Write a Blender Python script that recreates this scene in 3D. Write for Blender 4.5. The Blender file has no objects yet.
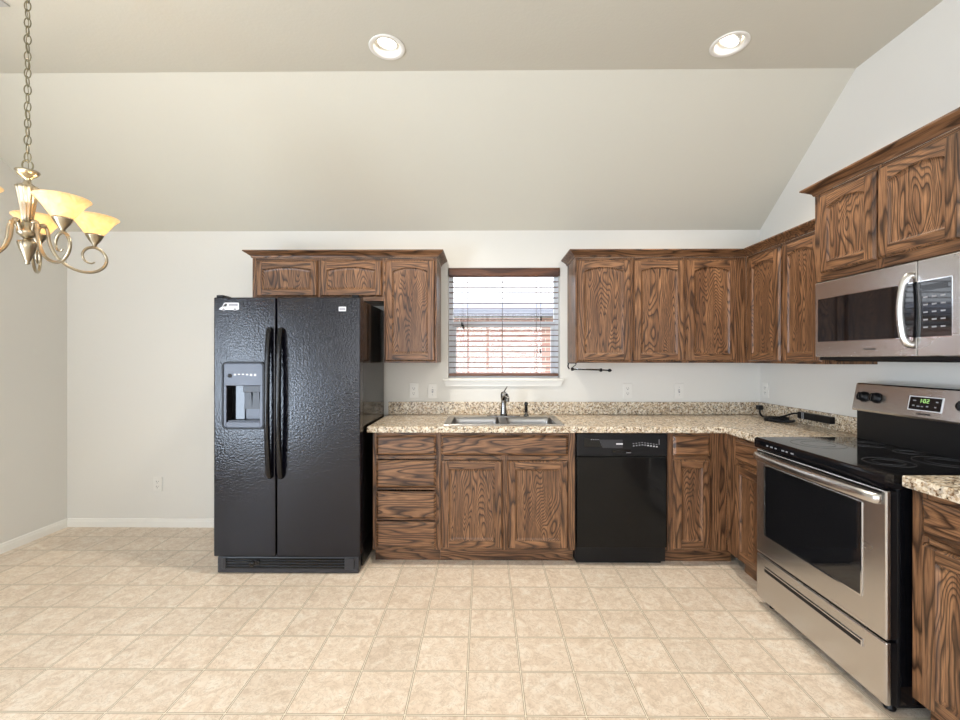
import bpy, bmesh, math, random
from mathutils import Vector, Matrix
random.seed(7)
PI = math.pi
SC = bpy.context.scene
COL = SC.collection

# ------------------------------------------------------------------ camera
F_PX = 430.0
cam = bpy.data.cameras.new('camera')
cam.sensor_width = 36.0
cam.lens = 36.0 * F_PX / 960.0
cam.shift_y = -2.0 / 960.0
cam.clip_start = 0.02
cam_o = bpy.data.objects.new('camera', cam)
COL.objects.link(cam_o)
cam_o.location = (0, 0, 1.35)
cam_o.rotation_euler = (PI / 2, 0, math.radians(0.53))
SC.camera = cam_o

# ------------------------------------------------------------------ world, light, exposure
W = bpy.data.worlds.new('world')
SC.world = W
W.use_nodes = True
bg = W.node_tree.nodes['Background']
bg.inputs[0].default_value = (0.86, 0.92, 1.0, 1)
bg.inputs[1].default_value = 4.0
SC.view_settings.view_transform = 'Standard'
SC.view_settings.look = 'None'
SC.view_settings.gamma = 1.0
SC.view_settings.exposure = 0.0


def area(name, loc, rot, sx, sy, power, col):
    l = bpy.data.lights.new(name, 'AREA')
    l.shape = 'RECTANGLE'
    l.size, l.size_y = sx, sy
    l.energy = power
    l.color = col
    o = bpy.data.objects.new(name, l)
    COL.objects.link(o)
    o.location = loc
    o.rotation_euler = rot
    return o


# daylight through the glazed patio door in the left wall and frontal fill through an added rear window
area('daylight_patio', (-3.52, -0.85, 1.1), (0, -PI / 2 - 0.6, 0), 2.0, 1.9, 230, (0.68, 0.82, 1.0))
area('rear_fill', (-0.6, -3.80, 1.4), (PI / 2 + 0.55, 0, 0), 4.2, 2.0, 80, (0.96, 0.97, 1.0))  # soft fill from the front, added behind the camera

# ------------------------------------------------------------------ node helpers


def srgb(r, g, b):
    def f(c):
        c /= 255.0
        return c / 12.92 if c <= 0.04045 else ((c + 0.055) / 1.055) ** 2.4
    return (f(r), f(g), f(b), 1)


def newmat(name):
    m = bpy.data.materials.new(name)
    m.use_nodes = True
    nt = m.node_tree
    b = nt.nodes['Principled BSDF']
    return m, nt, b


def setp(b, **k):
    names = dict(color='Base Color', rough='Roughness', metal='Metallic', spec='Specular IOR Level',
                 coat='Coat Weight', coatr='Coat Roughness', ec='Emission Color', es='Emission Strength', ior='IOR')
    for a, v in k.items():
        b.inputs[names[a]].default_value = v


def plain(name, col, rough=0.5, metal=0.0, **k):
    m, nt, b = newmat(name)
    setp(b, color=col, rough=rough, metal=metal, **k)
    n = nt.nodes.new('ShaderNodeTexNoise')
    n.inputs['Scale'].default_value = 60
    tc = nt.nodes.new('ShaderNodeTexCoord')
    nt.links.new(tc.outputs['Object'], n.inputs['Vector'])
    mr = nt.nodes.new('ShaderNodeMapRange')
    mr.inputs['To Min'].default_value = max(0.0, rough - 0.03)
    mr.inputs['To Max'].default_value = rough + 0.03
    nt.links.new(n.outputs['Fac'], mr.inputs['Value'])
    nt.links.new(mr.outputs['Result'], b.inputs['Roughness'])
    return m


def N(nt, kind, **k):
    n = nt.nodes.new(kind)
    for a, v in k.items():
        setattr(n, a, v)
    return n


def math_n(nt, op, a, b=None, c=None):
    n = nt.nodes.new('ShaderNodeMath')
    n.operation = op
    for i, v in enumerate((a, b, c)):
        if v is None:
            continue
        if isinstance(v, (int, float)):
            n.inputs[i].default_value = v
        else:
            nt.links.new(v, n.inputs[i])
    return n.outputs[0]


def ramp(nt, fac, stops, interp='LINEAR'):
    n = nt.nodes.new('ShaderNodeValToRGB')
    n.color_ramp.interpolation = interp
    els = n.color_ramp.elements
    while len(els) < len(stops):
        els.new(0.5)
    for e, (p, c) in zip(els, stops):
        e.position = p
        e.color = c
    nt.links.new(fac, n.inputs[0])
    return n.outputs[0]


def mixc(nt, fac, a, b, mode='MIX'):
    n = nt.nodes.new('ShaderNodeMix')
    n.data_type = 'RGBA'
    n.blend_type = mode
    for sock, v in ((0, fac), (6, a), (7, b)):
        if isinstance(v, (int, float)):
            n.inputs[sock].default_value = v
        elif isinstance(v, tuple):
            n.inputs[sock].default_value = v
        else:
            nt.links.new(v, n.inputs[sock])
    return n.outputs[2]


def bump(nt, b, h, strength, dist=0.001):
    n = nt.nodes.new('ShaderNodeBump')
    n.inputs['Strength'].default_value = strength
    n.inputs['Distance'].default_value = dist
    nt.links.new(h, n.inputs['Height'])
    nt.links.new(n.outputs[0], b.inputs['Normal'])


# oak: contour lines of a stretched noise give the cathedral grain
def wood(name, axis, light, mid, dark, rings=19.0, across0=7.5, along0=0.9):
    m, nt, b = newmat(name)
    tc = N(nt, 'ShaderNodeTexCoord')
    oi = N(nt, 'ShaderNodeObjectInfo')
    off = N(nt, 'ShaderNodeVectorMath', operation='SCALE')
    comb = N(nt, 'ShaderNodeCombineXYZ')
    comb.inputs[0].default_value = 11.3
    comb.inputs[1].default_value = 7.7
    comb.inputs[2].default_value = 5.9
    nt.links.new(comb.outputs[0], off.inputs[0])
    nt.links.new(oi.outputs['Random'], off.inputs['Scale'])

    def scaled(across, along):
        s = [across, across, across]
        s[axis] = along
        mp = N(nt, 'ShaderNodeVectorMath', operation='MULTIPLY')
        nt.links.new(tc.outputs['Object'], mp.inputs[0])
        mp.inputs[1].default_value = s
        ad = N(nt, 'ShaderNodeVectorMath', operation='ADD')
        nt.links.new(mp.outputs[0], ad.inputs[0])
        nt.links.new(off.outputs[0], ad.inputs[1])
        return ad.outputs[0]

    def noise(vec, detail, rough=0.5, dist=0.0):
        n = N(nt, 'ShaderNodeTexNoise')
        n.inputs['Scale'].default_value = 1.0
        n.inputs['Detail'].default_value = detail
        n.inputs['Roughness'].default_value = rough
        n.inputs['Distortion'].default_value = dist
        nt.links.new(vec, n.inputs['Vector'])
        return n.outputs['Fac']
    n1 = noise(scaled(across0, along0), 2.0, 0.40, 0.1)
    r = math_n(nt, 'FRACT', math_n(nt, 'MULTIPLY', n1, rings))
    line = ramp(nt, r, [(0.0, (0.1, 0.1, 0.1, 1)), (0.16, (0.45, 0.45, 0.45, 1)), (0.42, (1, 1, 1, 1)), (0.80, (0.85, 0.85, 0.85, 1)), (0.95, (0.05, 0.05, 0.05, 1)), (1.0, (0.1, 0.1, 0.1, 1))])
    pores = noise(scaled(260, 9), 2.0, 0.6)
    pr = ramp(nt, pores, [(0.40, (0, 0, 0, 1)), (0.56, (1, 1, 1, 1))])
    tone = noise(scaled(26, 1.6), 3.0, 0.6)
    base = mixc(nt, ramp(nt, tone, [(0.3, (0, 0, 0, 1)), (0.7, (1, 1, 1, 1))]), mid, light)
    c1 = mixc(nt, line, dark, base)
    c2 = mixc(nt, math_n(nt, 'MULTIPLY', math_n(nt, 'SUBTRACT', 1.0, pr), 0.55), c1, dark)
    nt.links.new(c2, b.inputs['Base Color'])
    setp(b, rough=0.36, spec=0.45)
    bump(nt, b, math_n(nt, 'ADD', line, pr), 0.25, 0.0006)
    return m


def granite():
    m, nt, b = newmat('granite')
    tc = N(nt, 'ShaderNodeTexCoord')

    def vor(scale):
        v = N(nt, 'ShaderNodeTexVoronoi')
        v.inputs['Scale'].default_value = scale
        nt.links.new(tc.outputs['Object'], v.inputs['Vector'])
        s = N(nt, 'ShaderNodeSeparateColor')
        nt.links.new(v.outputs['Color'], s.inputs[0])
        return s.outputs[0], s.outputs[1]
    a, a2 = vor(85)
    c, _ = vor(150)
    cells = ramp(nt, a, [(0.0, srgb(58, 44, 34)), (0.12, srgb(112, 84, 60)), (0.24, srgb(180, 156, 126)), (0.46, srgb(212, 196, 170)), (0.70, srgb(234, 225, 208)), (0.90, srgb(128, 116, 104))], 'CONSTANT')
    fine = ramp(nt, c, [(0.0, srgb(70, 54, 42)), (0.14, srgb(160, 132, 104)), (0.32, srgb(218, 203, 178)), (0.7, srgb(236, 228, 210))], 'CONSTANT')
    col = mixc(nt, 0.45, cells, fine)
    n = N(nt, 'ShaderNodeTexNoise')
    n.inputs['Scale'].default_value = 9
    n.inputs['Detail'].default_value = 3
    nt.links.new(tc.outputs['Object'], n.inputs['Vector'])
    col = mixc(nt, ramp(nt, n.outputs['Fac'], [(0.4, (0, 0, 0, 1)), (0.75, (0.3, 0.3, 0.3, 1))]), col, srgb(186, 156, 122))
    nt.links.new(col, b.inputs['Base Color'])
    setp(b, rough=0.22)
    return m


def vinyl_floor():
    m, nt, b = newmat('vinyl_tile_floor')
    tc = N(nt, 'ShaderNodeTexCoord')
    sep = N(nt, 'ShaderNodeSeparateXYZ')
    nt.links.new(tc.outputs['Object'], sep.inputs[0])
    T = 0.2283
    u = math_n(nt, 'DIVIDE', math_n(nt, 'ADD', sep.outputs[0], 0.071 + 10 * T), T)
    v = math_n(nt, 'DIVIDE', math_n(nt, 'ADD', sep.outputs[1], -1.623 + 40 * T), T)

    def edge(w):
        f = math_n(nt, 'FRACT', w)
        return math_n(nt, 'MULTIPLY', math_n(nt, 'MINIMUM', f, math_n(nt, 'SUBTRACT', 1.0, f)), T)
    d = math_n(nt, 'MINIMUM', edge(u), edge(v))
    cid = N(nt, 'ShaderNodeCombineXYZ')
    nt.links.new(math_n(nt, 'FLOOR', u), cid.inputs[0])
    nt.links.new(math_n(nt, 'FLOOR', v), cid.inputs[1])
    wn = N(nt, 'ShaderNodeTexWhiteNoise')
    nt.links.new(cid.outputs[0], wn.inputs['Vector'])
    # marbling, shifted tile by tile
    sh = N(nt, 'ShaderNodeVectorMath', operation='SCALE')
    nt.links.new(wn.outputs['Color'], sh.inputs[0])
    sh.inputs['Scale'].default_value = 4.0
    ad = N(nt, 'ShaderNodeVectorMath', operation='ADD')
    nt.links.new(tc.outputs['Object'], ad.inputs[0])
    nt.links.new(sh.outputs[0], ad.inputs[1])

    def noise(sc, det, dist, rough=0.55):
        n = N(nt, 'ShaderNodeTexNoise')
        n.inputs['Scale'].default_value = sc
        n.inputs['Detail'].default_value = det
        n.inputs['Distortion'].default_value = dist
        n.inputs['Roughness'].default_value = rough
        nt.links.new(ad.outputs[0], n.inputs['Vector'])
        return n.outputs['Fac']
    n1 = noise(14, 8, 1.2, 0.68)
    n2 = noise(30, 4, 0.8, 0.65)
    base = ramp(nt, n1, [(0.32, srgb(219, 198, 176)), (0.47, srgb(234, 215, 194)), (0.55, srgb(240, 224, 205)), (0.70, srgb(247, 236, 221))])
    vein = ramp(nt, math_n(nt, 'ABSOLUTE', math_n(nt, 'SUBTRACT', n2, 0.5)), [(0.0, (0.5, 0.5, 0.5, 1)), (0.035, (0, 0, 0, 1))])
    base = mixc(nt, vein, base, srgb(188, 166, 140))
    tint = ramp(nt, wn.outputs['Value'], [(0.0, (0.92, 0.92, 0.92, 1)), (1.0, (1.0, 1.0, 1.0, 1))])
    base = mixc(nt, 1.0, base, tint, 'MULTIPLY')
    rim = ramp(nt, math_n(nt, 'MULTIPLY', d, 100.0), [(0.0, srgb(240, 228, 204)), (0.17, srgb(246, 236, 216)), (0.21, srgb(134, 110, 84)), (0.36, srgb(150, 124, 96)), (0.60, srgb(200, 180, 154))])
    k = ramp(nt, math_n(nt, 'MULTIPLY', d, 100.0), [(0.0, (1, 1, 1, 1)), (0.34, (0.9, 0.9, 0.9, 1)), (0.52, (0.2, 0.2, 0.2, 1)), (0.98, (0, 0, 0, 1))])
    col = mixc(nt, k, base, rim)
    nt.links.new(col, b.inputs['Base Color'])
    setp(b, rough=0.38, spec=0.4)
    bump(nt, b, math_n(nt, 'ADD', n2, math_n(nt, 'MINIMUM', math_n(nt, 'MULTIPLY', d, 200.0), 1.0)), 0.25, 0.001)
    return m


def painted(name, col, sc=90, st=0.25):
    m, nt, b = newmat(name)
    tc = N(nt, 'ShaderNodeTexCoord')
    n = N(nt, 'ShaderNodeTexNoise')
    n.inputs['Scale'].default_value = sc
    n.inputs['Detail'].default_value = 3
    nt.links.new(tc.outputs['Object'], n.inputs['Vector'])
    setp(b, color=col, rough=0.75, spec=0.25)
    bump(nt, b, n.outputs['Fac'], st, 0.002)
    return m


def textured_black():
    m, nt, b = newmat('textured_black_enamel')
    tc = N(nt, 'ShaderNodeTexCoord')
    n = N(nt, 'ShaderNodeTexNoise')
    n.inputs['Scale'].default_value = 85
    n.inputs['Detail'].default_value = 3
    nt.links.new(tc.outputs['Object'], n.inputs['Vector'])
    setp(b, color=(0.004, 0.004, 0.008, 1), rough=0.11, spec=0.45)
    bump(nt, b, n.outputs['Fac'], 1.0, 0.0017)
    return m


def steel(name, col=(0.60, 0.585, 0.57, 1), rough=0.27, axis=0):
    m, nt, b = newmat(name)
    tc = N(nt, 'ShaderNodeTexCoord')
    mp = N(nt, 'ShaderNodeVectorMath', operation='MULTIPLY')
    s = [9, 9, 9]
    s[axis] = 2
    mp.inputs[1].default_value = s
    nt.links.new(tc.outputs['Object'], mp.inputs[0])
    n = N(nt, 'ShaderNodeTexNoise')
    n.inputs['Scale'].default_value = 1.0
    n.inputs['Detail'].default_value = 2
    nt.links.new(mp.outputs[0], n.inputs['Vector'])
    setp(b, color=col, metal=1.0, rough=rough)
    r = N(nt, 'ShaderNodeMapRange')
    r.inputs['To Min'].default_value = rough - 0.012
    r.inputs['To Max'].default_value = rough + 0.012
    nt.links.new(n.outputs['Fac'], r.inputs['Value'])
    nt.links.new(r.outputs[0], b.inputs['Roughness'])
    return m


def window_glass():
    m = bpy.data.materials.new('window_glass')
    m.use_nodes = True
    nt = m.node_tree
    nt.nodes.clear()
    out = N(nt, 'ShaderNodeOutputMaterial')
    tr = N(nt, 'ShaderNodeBsdfTransparent')
    gl = N(nt, 'ShaderNodeBsdfGlossy')
    gl.inputs['Roughness'].default_value = 0.02
    mx = N(nt, 'ShaderNodeMixShader')
    mx.inputs[0].default_value = 0.06
    nt.links.new(tr.outputs[0], mx.inputs[1])
    nt.links.new(gl.outputs[0], mx.inputs[2])
    nt.links.new(mx.outputs[0], out.inputs[0])
    return m


def shade_glass():
    m = bpy.data.materials.new('alabaster_glass')
    m.use_nodes = True
    nt = m.node_tree
    b = nt.nodes['Principled BSDF']
    out = nt.nodes['Material Output']
    tc = N(nt, 'ShaderNodeTexCoord')
    n = N(nt, 'ShaderNodeTexNoise')
    n.inputs['Scale'].default_value = 22
    n.inputs['Detail'].default_value = 4
    n.inputs['Distortion'].default_value = 1.5
    nt.links.new(tc.outputs['Object'], n.inputs['Vector'])
    c = ramp(nt, n.outputs['Fac'], [(0.3, srgb(244, 214, 165)), (0.7, srgb(253, 236, 204))])
    nt.links.new(c, b.inputs['Base Color'])
    setp(b, rough=0.3, es=0.14)
    nt.links.new(c, b.inputs['Emission Color'])
    tl = N(nt, 'ShaderNodeBsdfTranslucent')
    nt.links.new(c, tl.inputs[0])
    mx = N(nt, 'ShaderNodeMixShader')
    mx.inputs[0].default_value = 0.5
    nt.links.new(b.outputs[0], mx.inputs[1])
    nt.links.new(tl.outputs[0], mx.inputs[2])
    nt.links.new(mx.outputs[0], out.inputs[0])
    return m


def emis(name, col, s):
    m, nt, b = newmat(name)
    setp(b, color=(0.1, 0.1, 0.1, 1), ec=col, es=s)
    return m


def brick():
    m, nt, b = newmat('outside_brick')
    tc = N(nt, 'ShaderNodeTexCoord')
    mp = N(nt, 'ShaderNodeMapping')
    mp.inputs['Rotation'].default_value = (PI / 2, 0, 0)
    nt.links.new(tc.outputs['Object'], mp.inputs[0])
    br = N(nt, 'ShaderNodeTexBrick')
    br.inputs['Color1'].default_value = srgb(206, 160, 150)
    br.inputs['Color2'].default_value = srgb(190, 140, 130)
    br.inputs['Mortar'].default_value = srgb(225, 215, 205)
    br.inputs['Scale'].default_value = 1.0
    br.inputs['Brick Width'].default_value = 0.2
    br.inputs['Row Height'].default_value = 0.075
    br.inputs['Mortar Size'].default_value = 0.006
    nt.links.new(mp.outputs[0], br.inputs[0])
    nt.links.new(br.outputs[0], b.inputs['Base Color'])
    setp(b, rough=0.9)
    return m


LT, MD, DK = srgb(162, 118, 82), srgb(108, 73, 48), srgb(44, 26, 15)
M = dict(
    oakV=wood('oak_vertical_grain', 2, LT, MD, DK),
    oakH=wood('oak_horizontal_grain', 0, LT, MD, DK),
    oakP=wood('oak_panel_grain', 2, LT, MD, DK, 50.0, 6.0, 1.3),
    valance=wood('stained_blind_wood', 0, srgb(120, 78, 52), srgb(96, 58, 38), srgb(60, 34, 22), 5),
    granite=granite(), floor=vinyl_floor(),
    wall=painted('wall_paint', srgb(222, 219, 212)),
    ceil=painted('ceiling_paint', srgb(205, 201, 188), 60, 0.4),
    trim=plain('white_trim_paint', srgb(236, 233, 226), 0.45),
    enamel=textured_black(),
    blackgloss=plain('black_gloss', (0.004, 0.004, 0.005, 1), 0.08, spec=0.4),
    blackdoor=plain('black_dishwasher_enamel', (0.005, 0.005, 0.005, 1), 0.10, spec=0.25),
    blackplastic=plain('black_plastic', (0.006, 0.006, 0.007, 1), 0.35, spec=0.25),
    darkgrey=plain('dark_grey_plastic', (0.025, 0.025, 0.03, 1), 0.35),
    silverplastic=plain('silver_grey_plastic', srgb(66, 69, 82), 0.30, 0.0),
    ovenglass=plain('dark_oven_glass', (0.006, 0.006, 0.007, 1), 0.04, spec=0.8),
    steelH=steel('brushed_steel'), steelsink=steel('sink_steel', (0.40, 0.385, 0.37, 1), 0.30),
    chrome=plain('chrome', (0.75, 0.75, 0.76, 1), 0.10, 1.0),
    faucet=plain('faucet_metal', (0.20, 0.195, 0.19, 1), 0.14, 1.0),
    nickel=steel('brushed_nickel', (0.42, 0.36, 0.26, 1), 0.30, 2), chain=steel('aged_chain_metal', (0.26, 0.23, 0.15, 1), 0.4, 2),
    white=plain('white_plastic', srgb(226, 223, 216), 0.35),
    slot=plain('socket_slot', (0.03, 0.03, 0.03, 1), 0.5),
    decal=plain('printed_white', srgb(225, 225, 228), 0.4),
    decalgrey=plain('printed_grey', srgb(150, 150, 155), 0.4),
    darktext=plain('printed_dark', srgb(45, 42, 42), 0.4),
    ring=plain('burner_ring_print', srgb(95, 95, 98), 0.2),
    green=emis('green_led', (0.5, 1.0, 0.25, 1), 0.9),
    glass=window_glass(), shade=shade_glass(),
    bulb=emis('warm_bulb', (1.0, 0.78, 0.42, 1), 9.0),
    lamp=emis('recessed_lamp', (1.0, 0.92, 0.80, 1), 8.0),
    vinyl=plain('white_vinyl', srgb(232, 234, 238), 0.4),
    brick=brick(), roof=painted('grey_shingles', srgb(150, 152, 165), 30, 0.8),
    grass=painted('lawn_grass', srgb(120, 135, 80), 30, 1.0),
    cord=plain('blind_cord', srgb(90, 76, 66), 0.7),
    vent=plain('grey_vent_metal', srgb(178, 176, 172), 0.5),
    led=plain('display_black', (0.01, 0.01, 0.011, 1), 0.12),
)

# ------------------------------------------------------------------ mesh builder


class MB:
    def __init__(s):
        s.bm = bmesh.new()
        s.mats = []

    def mi(s, m):
        if m not in s.mats:
            s.mats.append(m)
        return s.mats.index(m)

    def _add(s, fn, m, smooth=False):
        b2 = bmesh.new()
        fn(b2)
        i = s.mi(m)
        vm = {}
        for v in b2.verts:
            vm[v] = s.bm.verts.new(v.co)
        for f in b2.faces:
            try:
                nf = s.bm.faces.new([vm[v] for v in f.verts])
                nf.material_index = i
                nf.smooth = smooth
            except ValueError:
                pass
        b2.free()

    def box(s, x0, x1, y0, y1, z0, z1, m, bev=0.0, seg=1, mat=None):
        def fn(b):
            r = bmesh.ops.create_cube(b, size=1.0)
            for v in r['verts']:
                v.co = Vector(((x0 + x1) / 2 + v.co.x * (x1 - x0), (y0 + y1) / 2 + v.co.y * (y1 - y0), (z0 + z1) / 2 + v.co.z * (z1 - z0)))
            if bev > 0:
                bmesh.ops.bevel(b, geom=list(b.edges), offset=bev, segments=seg, affect='EDGES', profile=0.5)
            if mat is not None:
                bmesh.ops.transform(b, matrix=mat, verts=b.verts)
        s._add(fn, m, False)
        return s

    def prism(s, poly, axis, a, b_, m, bev=0.0):
        """poly: 2D points in the plane across axis ('x': (y,z), 'y': (x,z), 'z': (x,y))"""
        def P(p, t):
            return {'x': (t, p[0], p[1]), 'y': (p[0], t, p[1]), 'z': (p[0], p[1], t)}[axis]

        def fn(b):
            lo = [b.verts.new(P(p, a)) for p in poly]
            hi = [b.verts.new(P(p, b_)) for p in poly]
            b.faces.new(lo)
            b.faces.new(list(reversed(hi)))
            n = len(poly)
            for i in range(n):
                b.faces.new([lo[i], hi[i], hi[(i + 1) % n], lo[(i + 1) % n]])
            bmesh.ops.recalc_face_normals(b, faces=b.faces)
            if bev > 0:
                bmesh.ops.bevel(b, geom=list(b.edges), offset=bev, segments=1, affect='EDGES', profile=0.5)
        s._add(fn, m)
        return s

    def loft(s, rings, m, cap=True, smooth=False, closed=True):
        """rings: lists of 3D points with the same count"""
        def fn(b):
            vs = [[b.verts.new(p) for p in r] for r in rings]
            n = len(rings[0])
            for a, c in zip(vs, vs[1:]):
                for i in range(n if closed else n - 1):
                    j = (i + 1) % n
                    b.faces.new([a[i], a[j], c[j], c[i]])
            if cap:
                b.faces.new(list(reversed(vs[0])))
                b.faces.new(vs[-1])
            bmesh.ops.recalc_face_normals(b, faces=b.faces)
        s._add(fn, m, smooth)
        return s

    def lathe(s, prof, c, m, seg=24, axis='z', cap=True, flute=0.0, nf=0, smooth=True, mat=None):
        rings = []
        for r, t in prof:
            ring = []
            for k in range(seg):
                a = 2 * PI * k / seg
                rr = r * (1 + flute * math.cos(nf * a)) if nf else r
                u, v = rr * math.cos(a), rr * math.sin(a)
                p = {'z': (u, v, t), 'y': (u, t, v), 'x': (t, u, v)}[axis]
                p = Vector(p)
                if mat is not None:
                    p = mat @ p
                ring.append((c[0] + p[0], c[1] + p[1], c[2] + p[2]))
            rings.append(ring)
        s.loft(rings, m, cap, smooth)
        return s

    def tube(s, pts, r, m, seg=10, smooth=True, closed=False, flat=1.0):
        pts = [Vector(p) for p in pts]
        n = len(pts)
        rings = []
        up = None
        for i, p in enumerate(pts):
            a = pts[(i - 1) % n] if (closed or i > 0) else p
            c = pts[(i + 1) % n] if (closed or i < n - 1) else p
            t = (c - a).normalized()
            if up is None:
                up = Vector((0, 0, 1)) if abs(t.z) < 0.9 else Vector((0, 1, 0))
            side = t.cross(up)
            if side.length < 1e-5:
                side = t.orthogonal()
            side.normalize()
            up = side.cross(t).normalized()
            rr = r[i] if isinstance(r, (list, tuple)) else r
            rings.append([p + rr * (math.cos(2 * PI * k / seg) * side + flat * math.sin(2 * PI * k / seg) * up) for k in range(seg)])
        if closed:
            rings.append(rings[0])
        s.loft(rings, m, not closed, smooth)
        return s

    def sphere(s, c, r, m, sz=1.0, seg=16):
        prof = [(max(1e-4, r * math.sin(PI * k / 8)), -r * sz * math.cos(PI * k / 8)) for k in range(9)]
        s.lathe([(a, b + 0) for a, b in prof], c, m, seg)
        return s

    def build(s, name, parent=None, origin=(0, 0, 0)):
        me = bpy.data.meshes.new(name)
        bmesh.ops.remove_doubles(s.bm, verts=s.bm.verts, dist=1e-6)
        bmesh.ops.translate(s.bm, verts=s.bm.verts, vec=-Vector(origin))
        s.bm.to_mesh(me)
        s.bm.free()
        for m in s.mats:
            me.materials.append(m)
        o = bpy.data.objects.new(name, me)
        COL.objects.link(o)
        o.location = origin
        if parent:
            o.parent = parent
        return o


def smooth_path(pts, n=6):
    """Catmull-Rom through pts"""
    P = [Vector(p) for p in pts]
    P = [P[0] * 2 - P[1]] + P + [P[-1] * 2 - P[-2]]
    out = []
    for i in range(1, len(P) - 2):
        for k in range(n):
            t = k / n
            a, b, c, d = P[i - 1], P[i], P[i + 1], P[i + 2]
            out.append(0.5 * ((2 * b) + (c - a) * t + (2 * a - 5 * b + 4 * c - d) * t * t + (3 * b - a - 3 * c + d) * t ** 3))
    out.append(P[-2])
    return out


def thing(name, label, cat, loc=(0, 0, 0), rz=0.0, group=None):
    o = bpy.data.objects.new(name, None)
    o.empty_display_size = 0.05
    COL.objects.link(o)
    o.location = loc
    o.rotation_euler = (0, 0, rz)
    tag(o, label, cat, group)
    return o


def tag(o, label, cat, group=None):
    o['label'] = label
    o['category'] = cat
    if group:
        o['group'] = group
    return o


def struct(o):
    o['kind'] = 'structure'
    return o


def cut(o, cutters):
    """boolean holes, baked into the mesh"""
    for mb in cutters:
        c = mb.build('cutter', o.parent)
        md = o.modifiers.new('b', 'BOOLEAN')
        md.operation = 'DIFFERENCE'
        md.solver = 'EXACT'
        md.object = c
        bpy.context.view_layer.update()
        dg = bpy.context.evaluated_depsgraph_get()
        me = bpy.data.meshes.new_from_object(o.evaluated_get(dg))
        o.modifiers.clear()
        o.data = me
        bpy.data.objects.remove(c)


def text(body, size, mat, parent, name, loc, rot, align='CENTER', depth=0.0004):
    cu = bpy.data.curves.new(name, 'FONT')
    cu.body = body
    cu.size = size
    cu.extrude = depth
    cu.align_x = align
    cu.align_y = 'CENTER'
    t = bpy.data.objects.new(name, cu)
    COL.objects.link(t)
    bpy.context.view_layer.update()
    me = bpy.data.meshes.new_from_object(t.evaluated_get(bpy.context.evaluated_depsgraph_get()))
    bpy.data.objects.remove(t)
    me.materials.clear()
    me.materials.append(mat)
    o = bpy.data.objects.new(name, me)
    COL.objects.link(o)
    o.parent = parent
    o.location = loc
    o.rotation_euler = rot
    return o


# ------------------------------------------------------------------ room shell
XL, XR, YB, YR = -3.34, 2.18, 3.415, -3.6
ZC, ZW, YK = 3.048, 2.362, 2.54     # flat ceiling, top of back wall, where the slope meets the flat ceiling
TH = 0.14
WX0, WX1, WZ0, WZ1 = -0.285, 0.603, 1.188, 2.066

fl = MB()
fl.box(XL - TH, XR + TH, YR - TH, YB + TH, -0.1, 0.0, M['floor'])
struct(fl.build('floor'))

wb = MB()
wb.box(XL - TH, WX0, YB, YB + TH, 0, ZW + 0.02, M['wall'])
wb.box(WX1, XR + TH, YB, YB + TH, 0, ZW + 0.02, M['wall'])
wb.box(WX0, WX1, YB, YB + TH, 0, WZ0, M['wall'])
wb.box(WX0, WX1, YB, YB + TH, WZ1, ZW + 0.02, M['wall'])
struct(wb.build('wall_back'))

DY0, DY1, DZ = -1.8, 0.1, 2.08
wl = MB()
wl.box(XL - TH, XL, DY1, YB, 0, ZC, M['wall'])
wl.box(XL - TH, XL, YR, DY0, 0, ZC, M['wall'])
wl.box(XL - TH, XL, DY0, DY1, DZ, ZC, M['wall'])
struct(wl.build('wall_left'))
wr = MB()
wr.box(XR, XR + TH, YR, YB, 0, ZC, M['wall'])
struct(wr.build('wall_right'))
RX0, RX1, RZ0, RZ1 = -2.7, 1.5, 0.5, 2.5
wq = MB()
wq.box(XL - TH, RX0, YR - TH, YR, 0, ZC, M['wall'])
wq.box(RX1, XR + TH, YR - TH, YR, 0, ZC, M['wall'])
wq.box(RX0, RX1, YR - TH, YR, 0, RZ0, M['wall'])
wq.box(RX0, RX1, YR - TH, YR, RZ1, ZC, M['wall'])
struct(wq.build('wall_rear'))

ce = MB()
sl = (ZC - ZW) / (YB - YK)
poly = [(YR - TH, ZC), (YK, ZC), (YB + TH, ZW - sl * TH), (YB + TH, ZW + 0.2), (YK + 0.02, ZC + 0.18), (YR - TH, ZC + 0.18)]
ce.prism(poly, 'x', XL - TH, XR + TH, M['ceil'])
ceiling = struct(ce.build('ceiling'))
LIGHTS = [(-0.529, 2.343), (1.328, 2.338)]
cuts = []
for x, y in LIGHTS:
    c = MB()
    c.lathe([(0.078, ZC - 0.05), (0.078, ZC + 0.12)], (x, y, 0), M['ceil'], 40)
    cuts.append(c)
cut(ceiling, cuts)

# baseboards: profile with a rounded top and a thin step
BBP = [(0, 0), (0.013, 0), (0.013, 0.045), (0.010, 0.052), (0.009, 0.062), (0.004, 0.068), (0, 0.068)]
bb = MB()
bb.prism([(YB - d, z) for d, z in BBP], 'x', XL + 0.013, -0.73, M['trim'])
struct(bb.build('baseboard_back'))
bb = MB()
bb.prism([(XL + d, z) for d, z in BBP], 'y', DY1, YB, M['trim'])
bb.prism([(XL + d, z) for d, z in BBP], 'y', YR, DY0, M['trim'])
struct(bb.build('baseboard_left'))
bb = MB()
bb.prism([(XR - d, z) for d, z in BBP], 'y', YR, 0.65, M['trim'])
struct(bb.build('baseboard_right'))

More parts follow.
